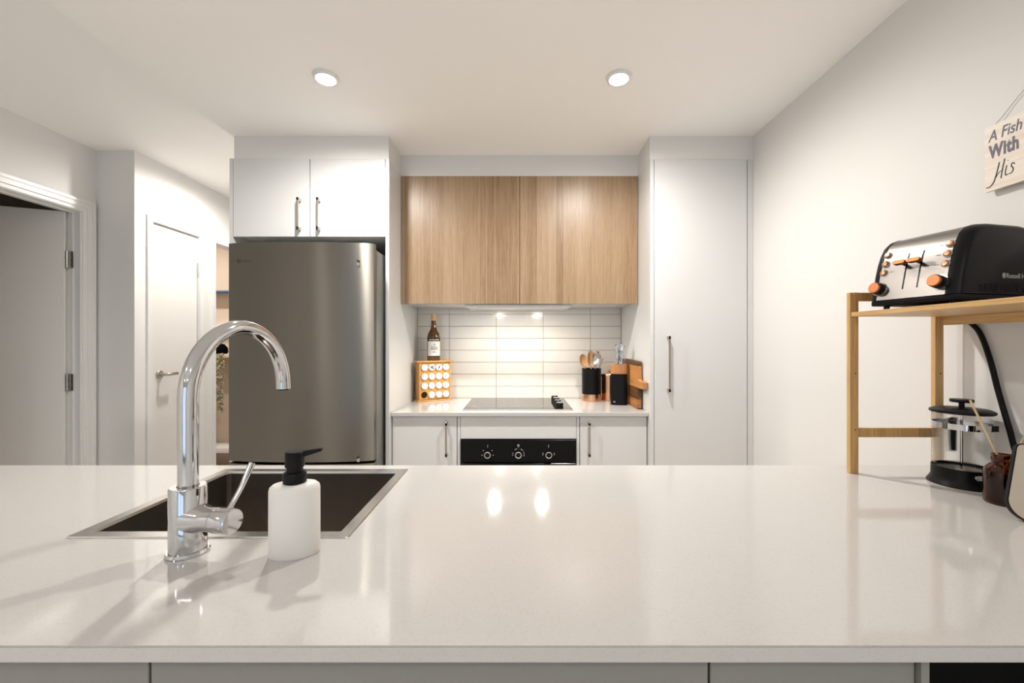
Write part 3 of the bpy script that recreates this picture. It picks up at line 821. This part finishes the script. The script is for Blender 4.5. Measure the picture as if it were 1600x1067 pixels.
utensil('wooden_spoon', 'round wooden spoon leaning towards the cooktop in the black utensil holder', (ux - 0.01, uy - 0.01, uz + 0.056), (ux - 0.042, uy - 0.005, uz + 0.212), bowl_head(0.052, 0.082, 0.010, (0.3, -1, 0)), 'spoon_wood', 'spoon_wood')
utensil('wooden_spoon', 'narrow wooden spoon standing upright among the utensils', (ux + 0.0, uy + 0.01, uz + 0.056), (ux + 0.000, uy + 0.018, uz + 0.215), bowl_head(0.042, 0.10, 0.010, (-0.2, -1, 0)), 'spoon_wood', 'spoon_wood')
utensil('steel_ladle', 'tall steel serving spoon in the black utensil holder', (ux + 0.012, uy - 0.012, uz + 0.056), (ux + 0.028, uy + 0.0, uz + 0.225), bowl_head(0.055, 0.088, 0.014, (-0.5, -1, 0.1)), 'steel_spoon', 'steel_spoon', 0.004)
# whisk: wire loops
t = thing('whisk', 'steel wire whisk among the utensils', 'utensil', (ux + 0.016, uy + 0.031, uz + 0.056))
obj('handle', tube(bmesh.new(), [(0, 0, 0), (0.012, 0.004, 0.165)], 0.006, n=10), 'steel_spoon', t, world=False)
for k in range(4):
    a = PI * k / 4; pts = []
    for i in range(15):
        s = PI * i / 14 * 2 - PI
        rr_ = 0.022 * math.sin(s) ; zz = 0.165 + 0.075 * (0.5 + 0.5 * math.cos(s)) 
        pts.append((0.012 + (zz - 0.165) * 0.1 + rr_ * math.cos(a), 0.004 + rr_ * math.sin(a), zz))
    obj('wire', tube(bmesh.new(), pts, 0.0011, n=6), 'steel_spoon', t, world=False)
utensil('steel_turner', 'steel turner leaning towards the knife block in the utensil holder', (ux + 0.02, uy - 0.02, uz + 0.056), (ux + 0.048, uy - 0.016, uz + 0.215),
        lambda p, d: (lambda bm: prism(bm, [(p.x - 0.010, p.z - 0.004), (p.x + 0.004, p.z - 0.006), (p.x + 0.022, p.z + 0.045), (p.x + 0.004, p.z + 0.05)], 'y', p.y - 0.001, p.y + 0.001))(bmesh.new()), 'steel_spoon', 'steel_spoon', 0.004)

t = thing('copper_canister', 'round copper canister with lid between the utensil holder and knife block', 'canister', (0.566, 2.588, TOP))
obj('body', lathe(bmesh.new(), [(0, 0), (0.053, 0), (0.0545, 0.002), (0.0545, 0.146), (0, 0.146)], n=40), 'copper_bright', t, world=False)
lid = obj('lid', lathe(bmesh.new(), [(0, 0.1465), (0.0565, 0.1465), (0.0565, 0.160), (0.054, 0.164), (0.012, 0.166), (0, 0.166)], n=40), 'copper_bright', t, world=False)
obj('lid_knob', lathe(bmesh.new(), [(0, 0.1662), (0.004, 0.1662), (0.004, 0.174), (0.009, 0.180), (0.009, 0.183), (0, 0.184)], n=20), 'nickel', lid, world=False)

KB = (0.580, 2.400, TOP)
t = thing('knife_block', 'black knife block with a wooden top on the worktop', 'knife block', KB, R(-14))
oc = [(0.048 * math.copysign(abs(math.cos(a)) ** 0.55, math.cos(a)), 0.036 * math.copysign(abs(math.sin(a)) ** 0.55, math.sin(a))) for a in [2 * PI * i / 40 for i in range(40)]]
obj('body', prism(bmesh.new(), [(x * 0.98, y * 0.98) for x, y in oc], 'z', 0, 0.178), 'black_satin', t, world=False)
obj('wooden_top', prism(bmesh.new(), oc, 'z', 0.1783, 0.232), 'block_wood', t, world=False)
obj('badge', nbox(-0.030, -0.020, -0.0362, -0.0352, 0.016, 0.022), 'icon_grey', t, world=False)
Mk = Matrix.Translation(KB) @ Matrix.Rotation(R(-14), 4, 'Z')
for (lx, ly, hh, tilt, lbl) in ((-0.012, -0.006, 0.108, -3, 'tall steel-handled knife at the utensil side of the knife block'), (0.006, 0.006, 0.118, 3, 'tallest steel-handled knife in the middle of the block'), (0.016, -0.010, 0.100, 6, 'steel-handled knife at the pantry side of the knife block')):
    p = Mk @ Vector((lx, ly, 0.2325))
    k = thing('knife', lbl, 'knife', p, R(-14))
    pts = smooth_pts([(0, 0, 0), (0.003, 0, 0.03), (0.0, 0, 0.07), (math.sin(R(tilt)) * hh, 0, hh)], 4)
    rr_ = [0.0080 + 0.0025 * abs(math.cos(2.6 * PI * i / (len(pts) - 1))) for i in range(len(pts))]
    obj('handle', tube(bmesh.new(), pts, rr_, n=12), 'chrome', k, world=False)
    obj('end_cap', lathe(bmesh.new(), [(0, 0.004), (0.005, 0.003), (0.0075, 0)], pts[-1].x, pts[-1].y, pts[-1].z, n=12), 'black_plastic', k, world=False)

# chopping board on edge against the pantry panel, handle towards the room
bm = bmesh.new()
out = [(2.500, 0.0), (2.225, 0.0), (2.213, 0.008), (2.213, 0.105)]
out += [(2.200, 0.113), (2.160, 0.116), (2.128, 0.112), (2.120, 0.116), (2.120, 0.150), (2.128, 0.156), (2.160, 0.152), (2.200, 0.153)]
out += [(2.213, 0.163), (2.213, 0.246), (2.225, 0.256), (2.480, 0.262), (2.500, 0.25)]
prism(bm, [(y, z + TOP) for y, z in out], 'x', 0.634, 0.656)
bmesh.ops.bevel(bm, geom=[e for e in bm.edges if abs(e.verts[0].co.x - e.verts[1].co.x) < 1e-6], offset=0.002, segments=2, affect='EDGES')
cb = obj('chopping_board', bm, 'acacia'); tag(cb, 'dark two-tone wooden chopping board with handle leaning beside the knife block', 'chopping board')

# ------------------------------------------------------------------ bamboo shelf
SY = 1.120
t = thing('bamboo_shelf', 'bamboo counter shelf with open end frame against the right wall', 'shelf', (1.03, 0.83, TOP))
for y0 in (SY, 0.50):
    for x0 in (0.8935, 1.1225):
        bm = nbox(x0, x0 + 0.0230, y0, y0 + 0.013, TOP, 1.388, bev=0.001, seg=1)
        leg = obj('post', bm, 'bamboo', t)
        if y0 == SY:
            for zz in (1.170, 1.018):
                obj('dowel_hole', lathe(bmesh.new(), [(0, 0.0004), (0.0022, 0.0004), (0.0022, 0)], x0 + 0.014, y0, zz, n=10, M=Matrix.Rotation(R(90), 4, 'X')), 'shadow_gap', leg)
    obj('top_rail', nbox(0.9168, 1.1223, y0 + 0.001, y0 + 0.012, 1.365, 1.3875), 'bamboo', t)
    obj('lower_rail', nbox(0.9168, 1.1223, y0 + 0.001, y0 + 0.012, 0.998, 1.0225), 'bamboo', t)
obj('shelf_board', nbox(0.8955, 1.168, 0.5145, SY - 0.0005, 1.3225, 1.3345, bev=0.001, seg=1), 'bamboo_flat', t)
obj('back_rail', nbox(1.140, 1.152, 0.5145, SY - 0.0005, 1.300, 1.322), 'bamboo_flat', t)

# ------------------------------------------------------------------ toaster
TR = R(12)
TL, TD, TZ = 0.166, 0.246, 1.3347
t = thing('toaster', 'black and brushed steel four-slice toaster with copper knobs on the bamboo shelf', 'toaster', (0.890, 1.050, TZ), TR)
# local axes: +x runs into the wall side, -y runs towards the room along the control face
zb = 0.0225
prof = [(0.0, zb), (0.006, zb + 0.030), (0.013, zb + 0.062), (0.021, zb + 0.092), (0.030, zb + 0.115), (0.041, zb + 0.134), (0.056, zb + 0.147), (0.075, zb + 0.1535), (0.100, zb + 0.156)]
full = prof + [(TD - 0.06, zb + 0.156), (TD - 0.03, zb + 0.152), (TD - 0.012, zb + 0.140), (TD - 0.004, zb + 0.11), (TD, zb)]
obj('steel_shell', prism(bmesh.new(), full, 'y', -TL + 0.012, -0.012), 'toaster_steel', t, world=False)
cen = Vector((TD / 2, 0, zb + 0.05))
def side_cap(y0, y1):
    bm = bmesh.new(); n = 6; rings = []
    big = [(x + (-0.0008 if x < TD / 2 else 0.0008), z + (0.0008 if z > zb + 0.01 else 0)) for x, z in full]
    for i in range(n + 1):
        a = PI / 2 * i / n
        ins = 0.012 * (1 - math.cos(a)); yy = y0 + (y1 - y0) * math.sin(a)
        rings.append([bm.verts.new((x + (cen.x - x) * ins / 0.1, yy, z + (cen.z - z) * (ins / 0.1 if z > zb + 0.01 else 0))) for x, z in big])
    for P, Q in zip(rings[:-1], rings[1:]):
        for k in range(len(P)):
            j = (k + 1) % len(P); bm.faces.new((P[k], P[j], Q[j], Q[k]))
    bm.faces.new(rings[-1]); bm.faces.new(rings[0][::-1])
    return bm
side = obj('side_panel', side_cap(-TL + 0.012, -TL - 0.012), 'black_satin', t, world=False)
obj('side_panel', side_cap(-0.012, 0.006), 'black_satin', t, world=False)
base = obj('base', nbox(0.002, TD - 0.002, -TL - 0.010, 0.002, 0.009, zb - 0.0003, bev=0.003), 'black_plastic', t, world=False)
for fx in (0.020, TD - 0.03):
    for fy in (-0.022, -TL + 0.010):
        obj('foot', lathe(bmesh.new(), [(0, 0), (0.006, 0), (0.006, 0.0088), (0, 0.0088)], fx, fy, 0, n=14), 'black_plastic', t, world=False)
# points on the control face: s = distance up the face profile
def face_pt(zrel):
    for (a, b) in zip(prof[:-1], prof[1:]):
        if a[1] <= zrel + zb <= b[1]:
            f = (zrel + zb - a[1]) / (b[1] - a[1])
            nx, nz = -(b[1] - a[1]), (b[0] - a[0]); l_ = math.hypot(nx, nz)
            return a[0] + (b[0] - a[0]) * f, zrel + zb, nx / l_, nz / l_
def on_face(yrel, zrel):
    """matrix: local z = outward normal of the control face, local y up the face"""
    x, z, nx, nz = face_pt(zrel)
    nrm = Vector((nx, 0, nz)); ex = Vector((0, -1, 0)); ey = nrm.cross(ex)
    return basis((x, yrel, z), ex, ey)
for s in (-0.068, -0.098):
    bm = bmesh.new(); vs = []
    for zz in [0.022 + 0.0072 * i for i in range(13)]:
        M = on_face(s, zz); w_ = 0.0014
        vs.append([bm.verts.new(M @ Vector((dx, 0, 0.0006))) for dx in (-w_, w_)])
    for a, b in zip(vs[:-1], vs[1:]): bm.faces.new((a[0], a[1], b[1], b[0]))
    obj('lever_slot', bm, 'black_gloss', t, world=False)
    M = on_face(s, 0.079)
    bm = bmesh.new()
    box(bm, -0.0030, 0.0030, -0.002, 0.002, 0.001, 0.016)
    for v in bm.verts: v.co = M @ v.co
    lv = obj('lever_stem', bm, 'black_gloss', t, world=False)
    bm = prism(bmesh.new(), rounded(0.0275, 0.0085, 0.004), 'z', 0.0162, 0.0275)
    bmesh.ops.bevel(bm, geom=bm.edges[:], offset=0.0007, segments=1, affect='EDGES')
    for v in bm.verts: v.co = M @ v.co
    obj('lever', bm, 'copper', t, world=False)
for yy in (-0.020, -0.147):
    for zz in (0.112, 0.090, 0.068):
        M = on_face(yy, zz)
        rg = obj('button_ring', lathe(bmesh.new(), [(0.0064, 0.0), (0.0064, 0.0018), (0.0086, 0.0018), (0.0090, 0.0)], n=24, M=M), 'chrome', t, world=False)
        obj('button', lathe(bmesh.new(), [(0.0060, 0), (0.0060, 0.004), (0.0050, 0.0052), (0, 0.0056)], n=24, M=M), 'button_copper', t, world=False)
        sg = -1 if yy < -0.1 else 1
        bm = bmesh.new(); box(bm, sg * 0.013, sg * 0.022, -0.0005, 0.0005, 0.0001, 0.0005)
        for v in bm.verts: v.co = M @ v.co
        obj('button_mark', bm, 'logo_dark', t, world=False)
for yy in (-0.016, -0.141):
    M = on_face(yy, 0.028)
    obj('knob_ring', lathe(bmesh.new(), [(0.011, 0), (0.011, 0.002), (0.0168, 0.002), (0.0172, 0.0)], n=32, M=M), 'chrome', t, world=False)
    kb = obj('knob', lathe(bmesh.new(), [(0.0148, 0), (0.0142, 0.014), (0, 0.014)], n=32, M=M), 'black_plastic', t, world=False)
    obj('knob_cap', lathe(bmesh.new(), [(0.0136, 0.0142), (0.0132, 0.0185), (0.0118, 0.0200), (0, 0.0200)], n=32, M=M), 'copper', kb, world=False)
# vents and name on the side facing the room
ys = -TL - 0.0122
for i in range(20):
    obj('vent_slot', nbox(0.058 + i * 0.0068, 0.0610 + i * 0.0068, ys - 0.0003, ys + 0.004, zb + 0.006, zb + 0.021), 'black_gloss', side, world=False)
obj('vent_ledge', nbox(0.054, 0.200, ys - 0.0012, ys + 0.004, zb + 0.0235, zb + 0.0250), 'black_satin', side, world=False)
obj('lettering', text_bm('Russell Hobbs', 0.0150, basis((0.136, ys - 0.0001, zb + 0.036), (1, 0, 0), (0, 0, 1)), extrude=0.0003), 'icon_grey', side, world=False, smooth=False)
bm = bmesh.new()
lathe(bm, [(0.0026, 0), (0.0046, 0), (0.0046, 0.0006), (0.0026, 0.0006)], 0.1290, ys, zb + 0.0410, n=20, M=Matrix.Rotation(R(90), 4, 'X'), sy=1.3)
box(bm, 0.1282, 0.1298, ys - 0.0006, ys, zb + 0.036, zb + 0.045)
obj('emblem', bm, 'icon_grey', side, world=False)
# cord from the toaster, behind the shelf, down to the bench
cp_ = smooth_pts([(1.172, 1.105, 1.365), (1.1755, 1.095, 1.320), (1.174, 1.060, 1.280), (1.172, 1.035, 1.215), (1.173, 1.016, 1.130), (1.171, 0.992, 1.045), (1.158, 0.965, 0.990), (1.150, 0.930, 0.965), (1.140, 0.900, 0.962)], 7)
Mt = (Matrix.Translation(t.location) @ Matrix.Rotation(TR, 4, 'Z')).inverted()
obj('power_cord', tube(bmesh.new(), [Mt @ p for p in cp_], 0.0058, n=10), 'cord_rubber', t, world=False)

# cord bundle tied up by the wall
bm = bmesh.new()
for k in range(3):
    c0 = Vector((1.108 + 0.010 * k, 0.868 - 0.010 * k, 1.000 + 0.004 * k)); pts = []
    for i in range(21):
        a = 2 * PI * i / 20
        pts.append(c0 + Vector((0.034 * math.cos(a), 0.012 * math.sin(a) * (-1) ** k, 0.013 * math.sin(a))))
    tube(bm, pts, 0.0062, n=8, cap=False)
cbn = obj('cord_bundle', bm, 'cord_rubber'); cbn.location.z = cbn.location.z
tag(cbn, 'bundle of black looped cord behind the amber reed bottle', 'cord')
bm = nbox(1.098, 1.150, 0.842, 0.884, TOP + 0.0002, 0.9855, bev=0.006)
ad = obj('power_adapter', bm, 'cord_rubber'); tag(ad, 'black power adapter block under the looped cord by the wall', 'adapter')

# ------------------------------------------------------------------ coffee press
CPX, CPY = 1.108, 1.040
t = thing('coffee_press', 'glass coffee press with black lid and base beside the bamboo shelf', 'coffee press', (CPX, CPY, TOP))
obj('base', lathe(bmesh.new(), [(0, 0), (0.0635, 0), (0.0645, 0.002), (0.0600, 0.010), (0.0560, 0.018), (0.0555, 0.044), (0.0535, 0.044), (0.0535, 0.020), (0, 0.020)], n=48), 'black_plastic', t, world=False)
obj('beaker', lathe(bmesh.new(), [(0, 0.0212), (0.0520, 0.0212), (0.0525, 0.03), (0.0525, 0.170), (0.0550, 0.176), (0.0540, 0.177), (0.0512, 0.170), (0.0512, 0.03), (0.0505, 0.024), (0, 0.0235)], n=48), 'clear_glass', t, world=False)
obj('band', lathe(bmesh.new(), [(0.0535, 0.140), (0.0542, 0.140), (0.0542, 0.154), (0.0535, 0.154)], n=48), 'chrome', t, world=False)
lid = obj('lid', lathe(bmesh.new(), [(0, 0.178), (0.058, 0.178), (0.0595, 0.180), (0.0590, 0.184), (0.050, 0.1885), (0.012, 0.191), (0, 0.191)], n=48), 'black_plastic', t, world=False)
obj('plunger_knob', lathe(bmesh.new(), [(0, 0.1912), (0.0055, 0.1912), (0.0055, 0.203), (0.021, 0.204), (0.0225, 0.207), (0.0215, 0.2115), (0, 0.2125)], n=32), 'black_plastic', t, world=False)
obj('plunger_rod', tube(bmesh.new(), [(0, 0, 0.036), (0, 0, 0.177)], 0.0028, n=10), 'chrome', t, world=False)
obj('filter_disc', lathe(bmesh.new(), [(0, 0.036), (0.012, 0.036), (0.014, 0.030), (0.049, 0.030), (0.0505, 0.034), (0.0495, 0.028), (0, 0.028)], n=40), 'mesh_steel', t, world=False)
bm = bmesh.new()
for i in range(60):
    a = 2 * PI * i / 60
    tube(bm, [(0.047 * math.cos(a), 0.047 * math.sin(a), 0.031), (0.0503 * math.cos(a + 0.05), 0.0503 * math.sin(a + 0.05), 0.0375)], 0.0008, n=5)
s_ = obj('filter_spring', bm, 'mesh_steel', t, world=False); s_['kind'] = 'stuff'
bm = bmesh.new()
hp = smooth_pts([(0.030, 0.046, 0.148), (0.041, 0.061, 0.146), (0.0445, 0.065, 0.120), (0.044, 0.064, 0.085), (0.042, 0.061, 0.066)], 5)
tube(bm, hp, [0.0105 - 0.0035 * i / (len(hp) - 1) for i in range(len(hp))], n=12)
obj('handle', bm, 'black_plastic', t, world=False)
obj('band_clasp', nbox(0.012, 0.034, -0.0515, -0.0490, 0.140, 0.154), 'black_plastic', t, world=False)
obj('base_window', prism(bmesh.new(), [(a - 0.008, 0.031 + b) for a, b in rounded(0.036, 0.012, 0.005)], 'y', -0.0570, -0.0545), 'chrome', t, world=False)

# ------------------------------------------------------------------ reed diffuser
DX, DY = 1.063, 0.912
t = thing('reed_bottle', 'small amber glass reed diffuser bottle beside the coffee press', 'bottle', (DX, DY, TOP))
obj('glass', lathe(bmesh.new(), [(0, 0), (0.0290, 0), (0.0310, 0.003), (0.0310, 0.066), (0.0290, 0.074), (0.0235, 0.082), (0.0185, 0.087), (0.0180, 0.092), (0.0195, 0.094), (0.0180, 0.096), (0.0195, 0.099), (0.0180, 0.101), (0.0190, 0.104), (0.0180, 0.1075), (0.0160, 0.1075), (0.0158, 0.088), (0.0215, 0.080), (0.0270, 0.073), (0.0285, 0.066), (0.0285, 0.005), (0, 0.004)], n=40), 'amber_glass', t, world=False)
obj('liquid', lathe(bmesh.new(), [(0, 0.006), (0.0280, 0.006), (0.0280, 0.062), (0, 0.062)], n=32), 'oil', t, world=False)
for (bx_, by_, tx, ty, tz, lbl) in ((0.012, 0.004, -0.036, 0.034, 0.222, 'thin pale reed stick leaning over the coffee press'), (-0.010, -0.004, 0.050, -0.030, 0.215, 'thin pale reed stick leaning away from the coffee press')):
    r0 = Vector((bx_, by_, 0.063)); r1 = Vector((tx, ty, tz))
    bm = tube(bmesh.new(), [r0 + Vector((DX, DY, TOP)), r1 + Vector((DX, DY, TOP))], 0.0021, n=8)
    o = obj('reed_stick', bm, 'reed'); tag(o, lbl, 'reed')

# cream panel with black rim, leaning back
t = thing('rimmed_panel', 'cream rounded panel with black rim leaning beside the amber bottle', 'panel', (1.030, 0.802, TOP), R(-20))
def panel_outline(g):
    pts = []
    for cx, cz, r, a0, a1 in ((0.045, 0.040, 0.040, 180, 360), (0.100, 0.118, 0.026, 0, 0),):
        pass
    W0, H0 = 0.130, 0.152
    base = [(-0.005 + 0.036 + (0.036 - g) * math.cos(R(a)), 0.036 + (0.036 - g) * math.sin(R(a))) for a in range(170, 271, 10)]
    base += [(W0 - 0.036 + (0.036 - g) * math.cos(R(a)), 0.036 + (0.036 - g) * math.sin(R(a))) for a in range(270, 371, 10)]
    base += [(W0 - 0.030 + (0.012 - g) * math.cos(R(a)), H0 - 0.012 + (0.012 - g) * math.sin(R(a))) for a in range(10, 91, 20)]
    base += [(0.034 + (0.012 - g) * math.cos(R(a)), H0 - 0.012 + (0.012 - g) * math.sin(R(a))) for a in range(90, 171, 20)]
    return base
LEAN = Matrix.Rotation(R(-14), 4, 'X')
bm = prism(bmesh.new(), panel_outline(0), 'y', 0, 0.009)
for v in bm.verts: v.co = LEAN @ v.co + Vector((-0.055, 0, 0.0))
obj('rim', bm, 'black_satin', t, world=False)
bm = prism(bmesh.new(), panel_outline(0.0022), 'y', -0.0012, 0.0)
for v in bm.verts: v.co = LEAN @ v.co + Vector((-0.055, 0, 0.0))
obj('face', bm, 'cream_panel', t, world=False)

# ------------------------------------------------------------------ wall sign
t = thing('wall_sign', 'whitewashed wooden quote sign hanging on the right wall', 'sign', (XR - 0.008, 0.89, 1.625))
z0, z1 = 1.627, 1.787
for i in range(3):
    a = z0 + (z1 - z0) * i / 3; b = z0 + (z1 - z0) * (i + 1) / 3
    obj('plank', nbox(XR - 0.017, XR - 0.010, 0.74, 1.040, a, b - 0.0003), 'sign_wood', t)
obj('batten', nbox(XR - 0.0099, XR - 0.0005, 0.80, 0.82, z0 + 0.01, z1 - 0.01), 'sign_wood', t)
obj('batten', nbox(XR - 0.0099, XR - 0.0005, 0.96, 0.98, z0 + 0.01, z1 - 0.01), 'sign_wood', t)
fx_ = XR - 0.0172
def stext(body, size, y, z, m, sx, **k):
    obj('lettering', text_bm(body, size, basis((fx_, y, z), (0, -1, 0), (0, 0, 1)) @ Matrix.Diagonal((sx, 1, 1, 1)), extrude=0.0003, **k), m, t, smooth=False)
stext('A Fish', 0.038, 1.032, 1.748, 'sign_grey_ink', 0.72, shear=0.22, offset=0.0003)
stext('With', 0.044, 1.030, 1.707, 'sign_grey_ink', 0.62, offset=0.0018, spacing=1.1)
def stroke(pts, r):
    p3 = smooth_pts([(fx_, y, z) for y, z in pts], 6)
    return tube(bmesh.new(), p3, r, n=6)
obj('lettering', stroke([(1.036, 1.638), (1.030, 1.637), (1.021, 1.645), (1.015, 1.662), (1.008, 1.690)], 0.0011), 'ink', t)
obj('lettering', stroke([(0.997, 1.694), (1.002, 1.670), (1.005, 1.650)], 0.0011), 'ink', t)
obj('lettering', stroke([(1.016, 1.656), (1.008, 1.666), (1.000, 1.668)], 0.0008), 'ink', t)
obj('lettering', stroke([(0.993, 1.676), (0.996, 1.660), (0.995, 1.653), (0.990, 1.655)], 0.0010), 'ink', t)
obj('lettering', stroke([(0.9905, 1.6865), (0.9900, 1.6870)], 0.0014), 'ink', t)
obj('lettering', stroke([(0.977, 1.673), (0.981, 1.677), (0.984, 1.671), (0.980, 1.663), (0.983, 1.655), (0.988, 1.654)], 0.0010), 'ink', t)
obj('hanging_string', tube(bmesh.new(), smooth_pts([(XR - 0.014, 1.032, 1.780), (XR - 0.006, 1.015, 1.800), (XR - 0.004, 0.97, 1.842), (XR - 0.004, 0.89, 1.900), (XR - 0.004, 0.81, 1.842), (XR - 0.014, 0.748, 1.780)], 6), 0.0009, n=6), 'twine', t)
obj('hook', lathe(bmesh.new(), [(0, 0.006), (0.005, 0.006), (0.006, 0.0)], XR - 0.0, 0.89, 1.902, n=16, M=Matrix.Rotation(R(-90), 4, 'Y')), 'nickel', t)

# ------------------------------------------------------------------ closet seen past the fridge
def shelf(name, label, z, th, m, y0=4.08, y1=4.299, x0=-3.55, x1=XH - 0.101):
    o = obj(name, nbox(x0, x1, y0, y1, z - th, z, bev=0.002), m); tag(o, label, 'shelf'); return o
shelf('closet_shelf', 'blue-edged high shelf inside the closet', 1.785, 0.014, 'blue_edge', y0=4.16)
shelf('closet_shelf', 'thin pale middle shelf inside the closet', 1.432, 0.012, 'trim_paint', y0=4.2)
shelf('closet_bench', 'deep pale shelf carrying the black bag inside the closet', 1.150, 0.035, 'closet_paint', y0=3.98)
shelf('closet_bench', 'low cream ledge near the closet floor', 0.235, 0.05, 'trim_paint', y0=4.05)
bm = bmesh.new()
lathe(bm, [(0, 0), (0.075, 0.0), (0.085, 0.02), (0.08, 0.06), (0.05, 0.095), (0, 0.105)], -2.94, 4.08, 1.1505, n=24, sy=0.8)
o = obj('black_bag', bm, 'black_fabric'); tag(o, 'rounded black bag sitting on the closet shelf', 'bag')
t = thing('trailing_plant', 'dried trailing plant hanging from the closet shelf', 'plant', (-2.825, 3.955, 1.152))
obj('stem', tube(bmesh.new(), smooth_pts([(0, 0.03, 0.002), (0, -0.002, -0.01), (0.005, -0.004, -0.2), (-0.005, -0.004, -0.42), (0.0, -0.004, -0.56)], 6), 0.003, n=6), 'stem', t, world=False)
bm = bmesh.new()
for i in range(330):
    f = random.random(); z = -0.56 * f; w = 0.040 * (1 - 0.45 * f)
    c = Vector((random.uniform(-w, w), random.uniform(-0.035, 0.0) , z + random.uniform(-0.01, 0.01)))
    a = Vector((random.uniform(-1, 1), random.uniform(-1, 1), random.uniform(-1, 1))).normalized() * 0.015
    b = Vector((random.uniform(-1, 1), random.uniform(-1, 1), random.uniform(-1, 1))).normalized() * 0.010
    vs = [bm.verts.new(c + p) for p in (a, b, -a, -b)]
    bm.faces.new(vs)
o = obj('leaves', bm, 'dried_leaf', t, world=False, smooth=False); o['kind'] = 'stuff'
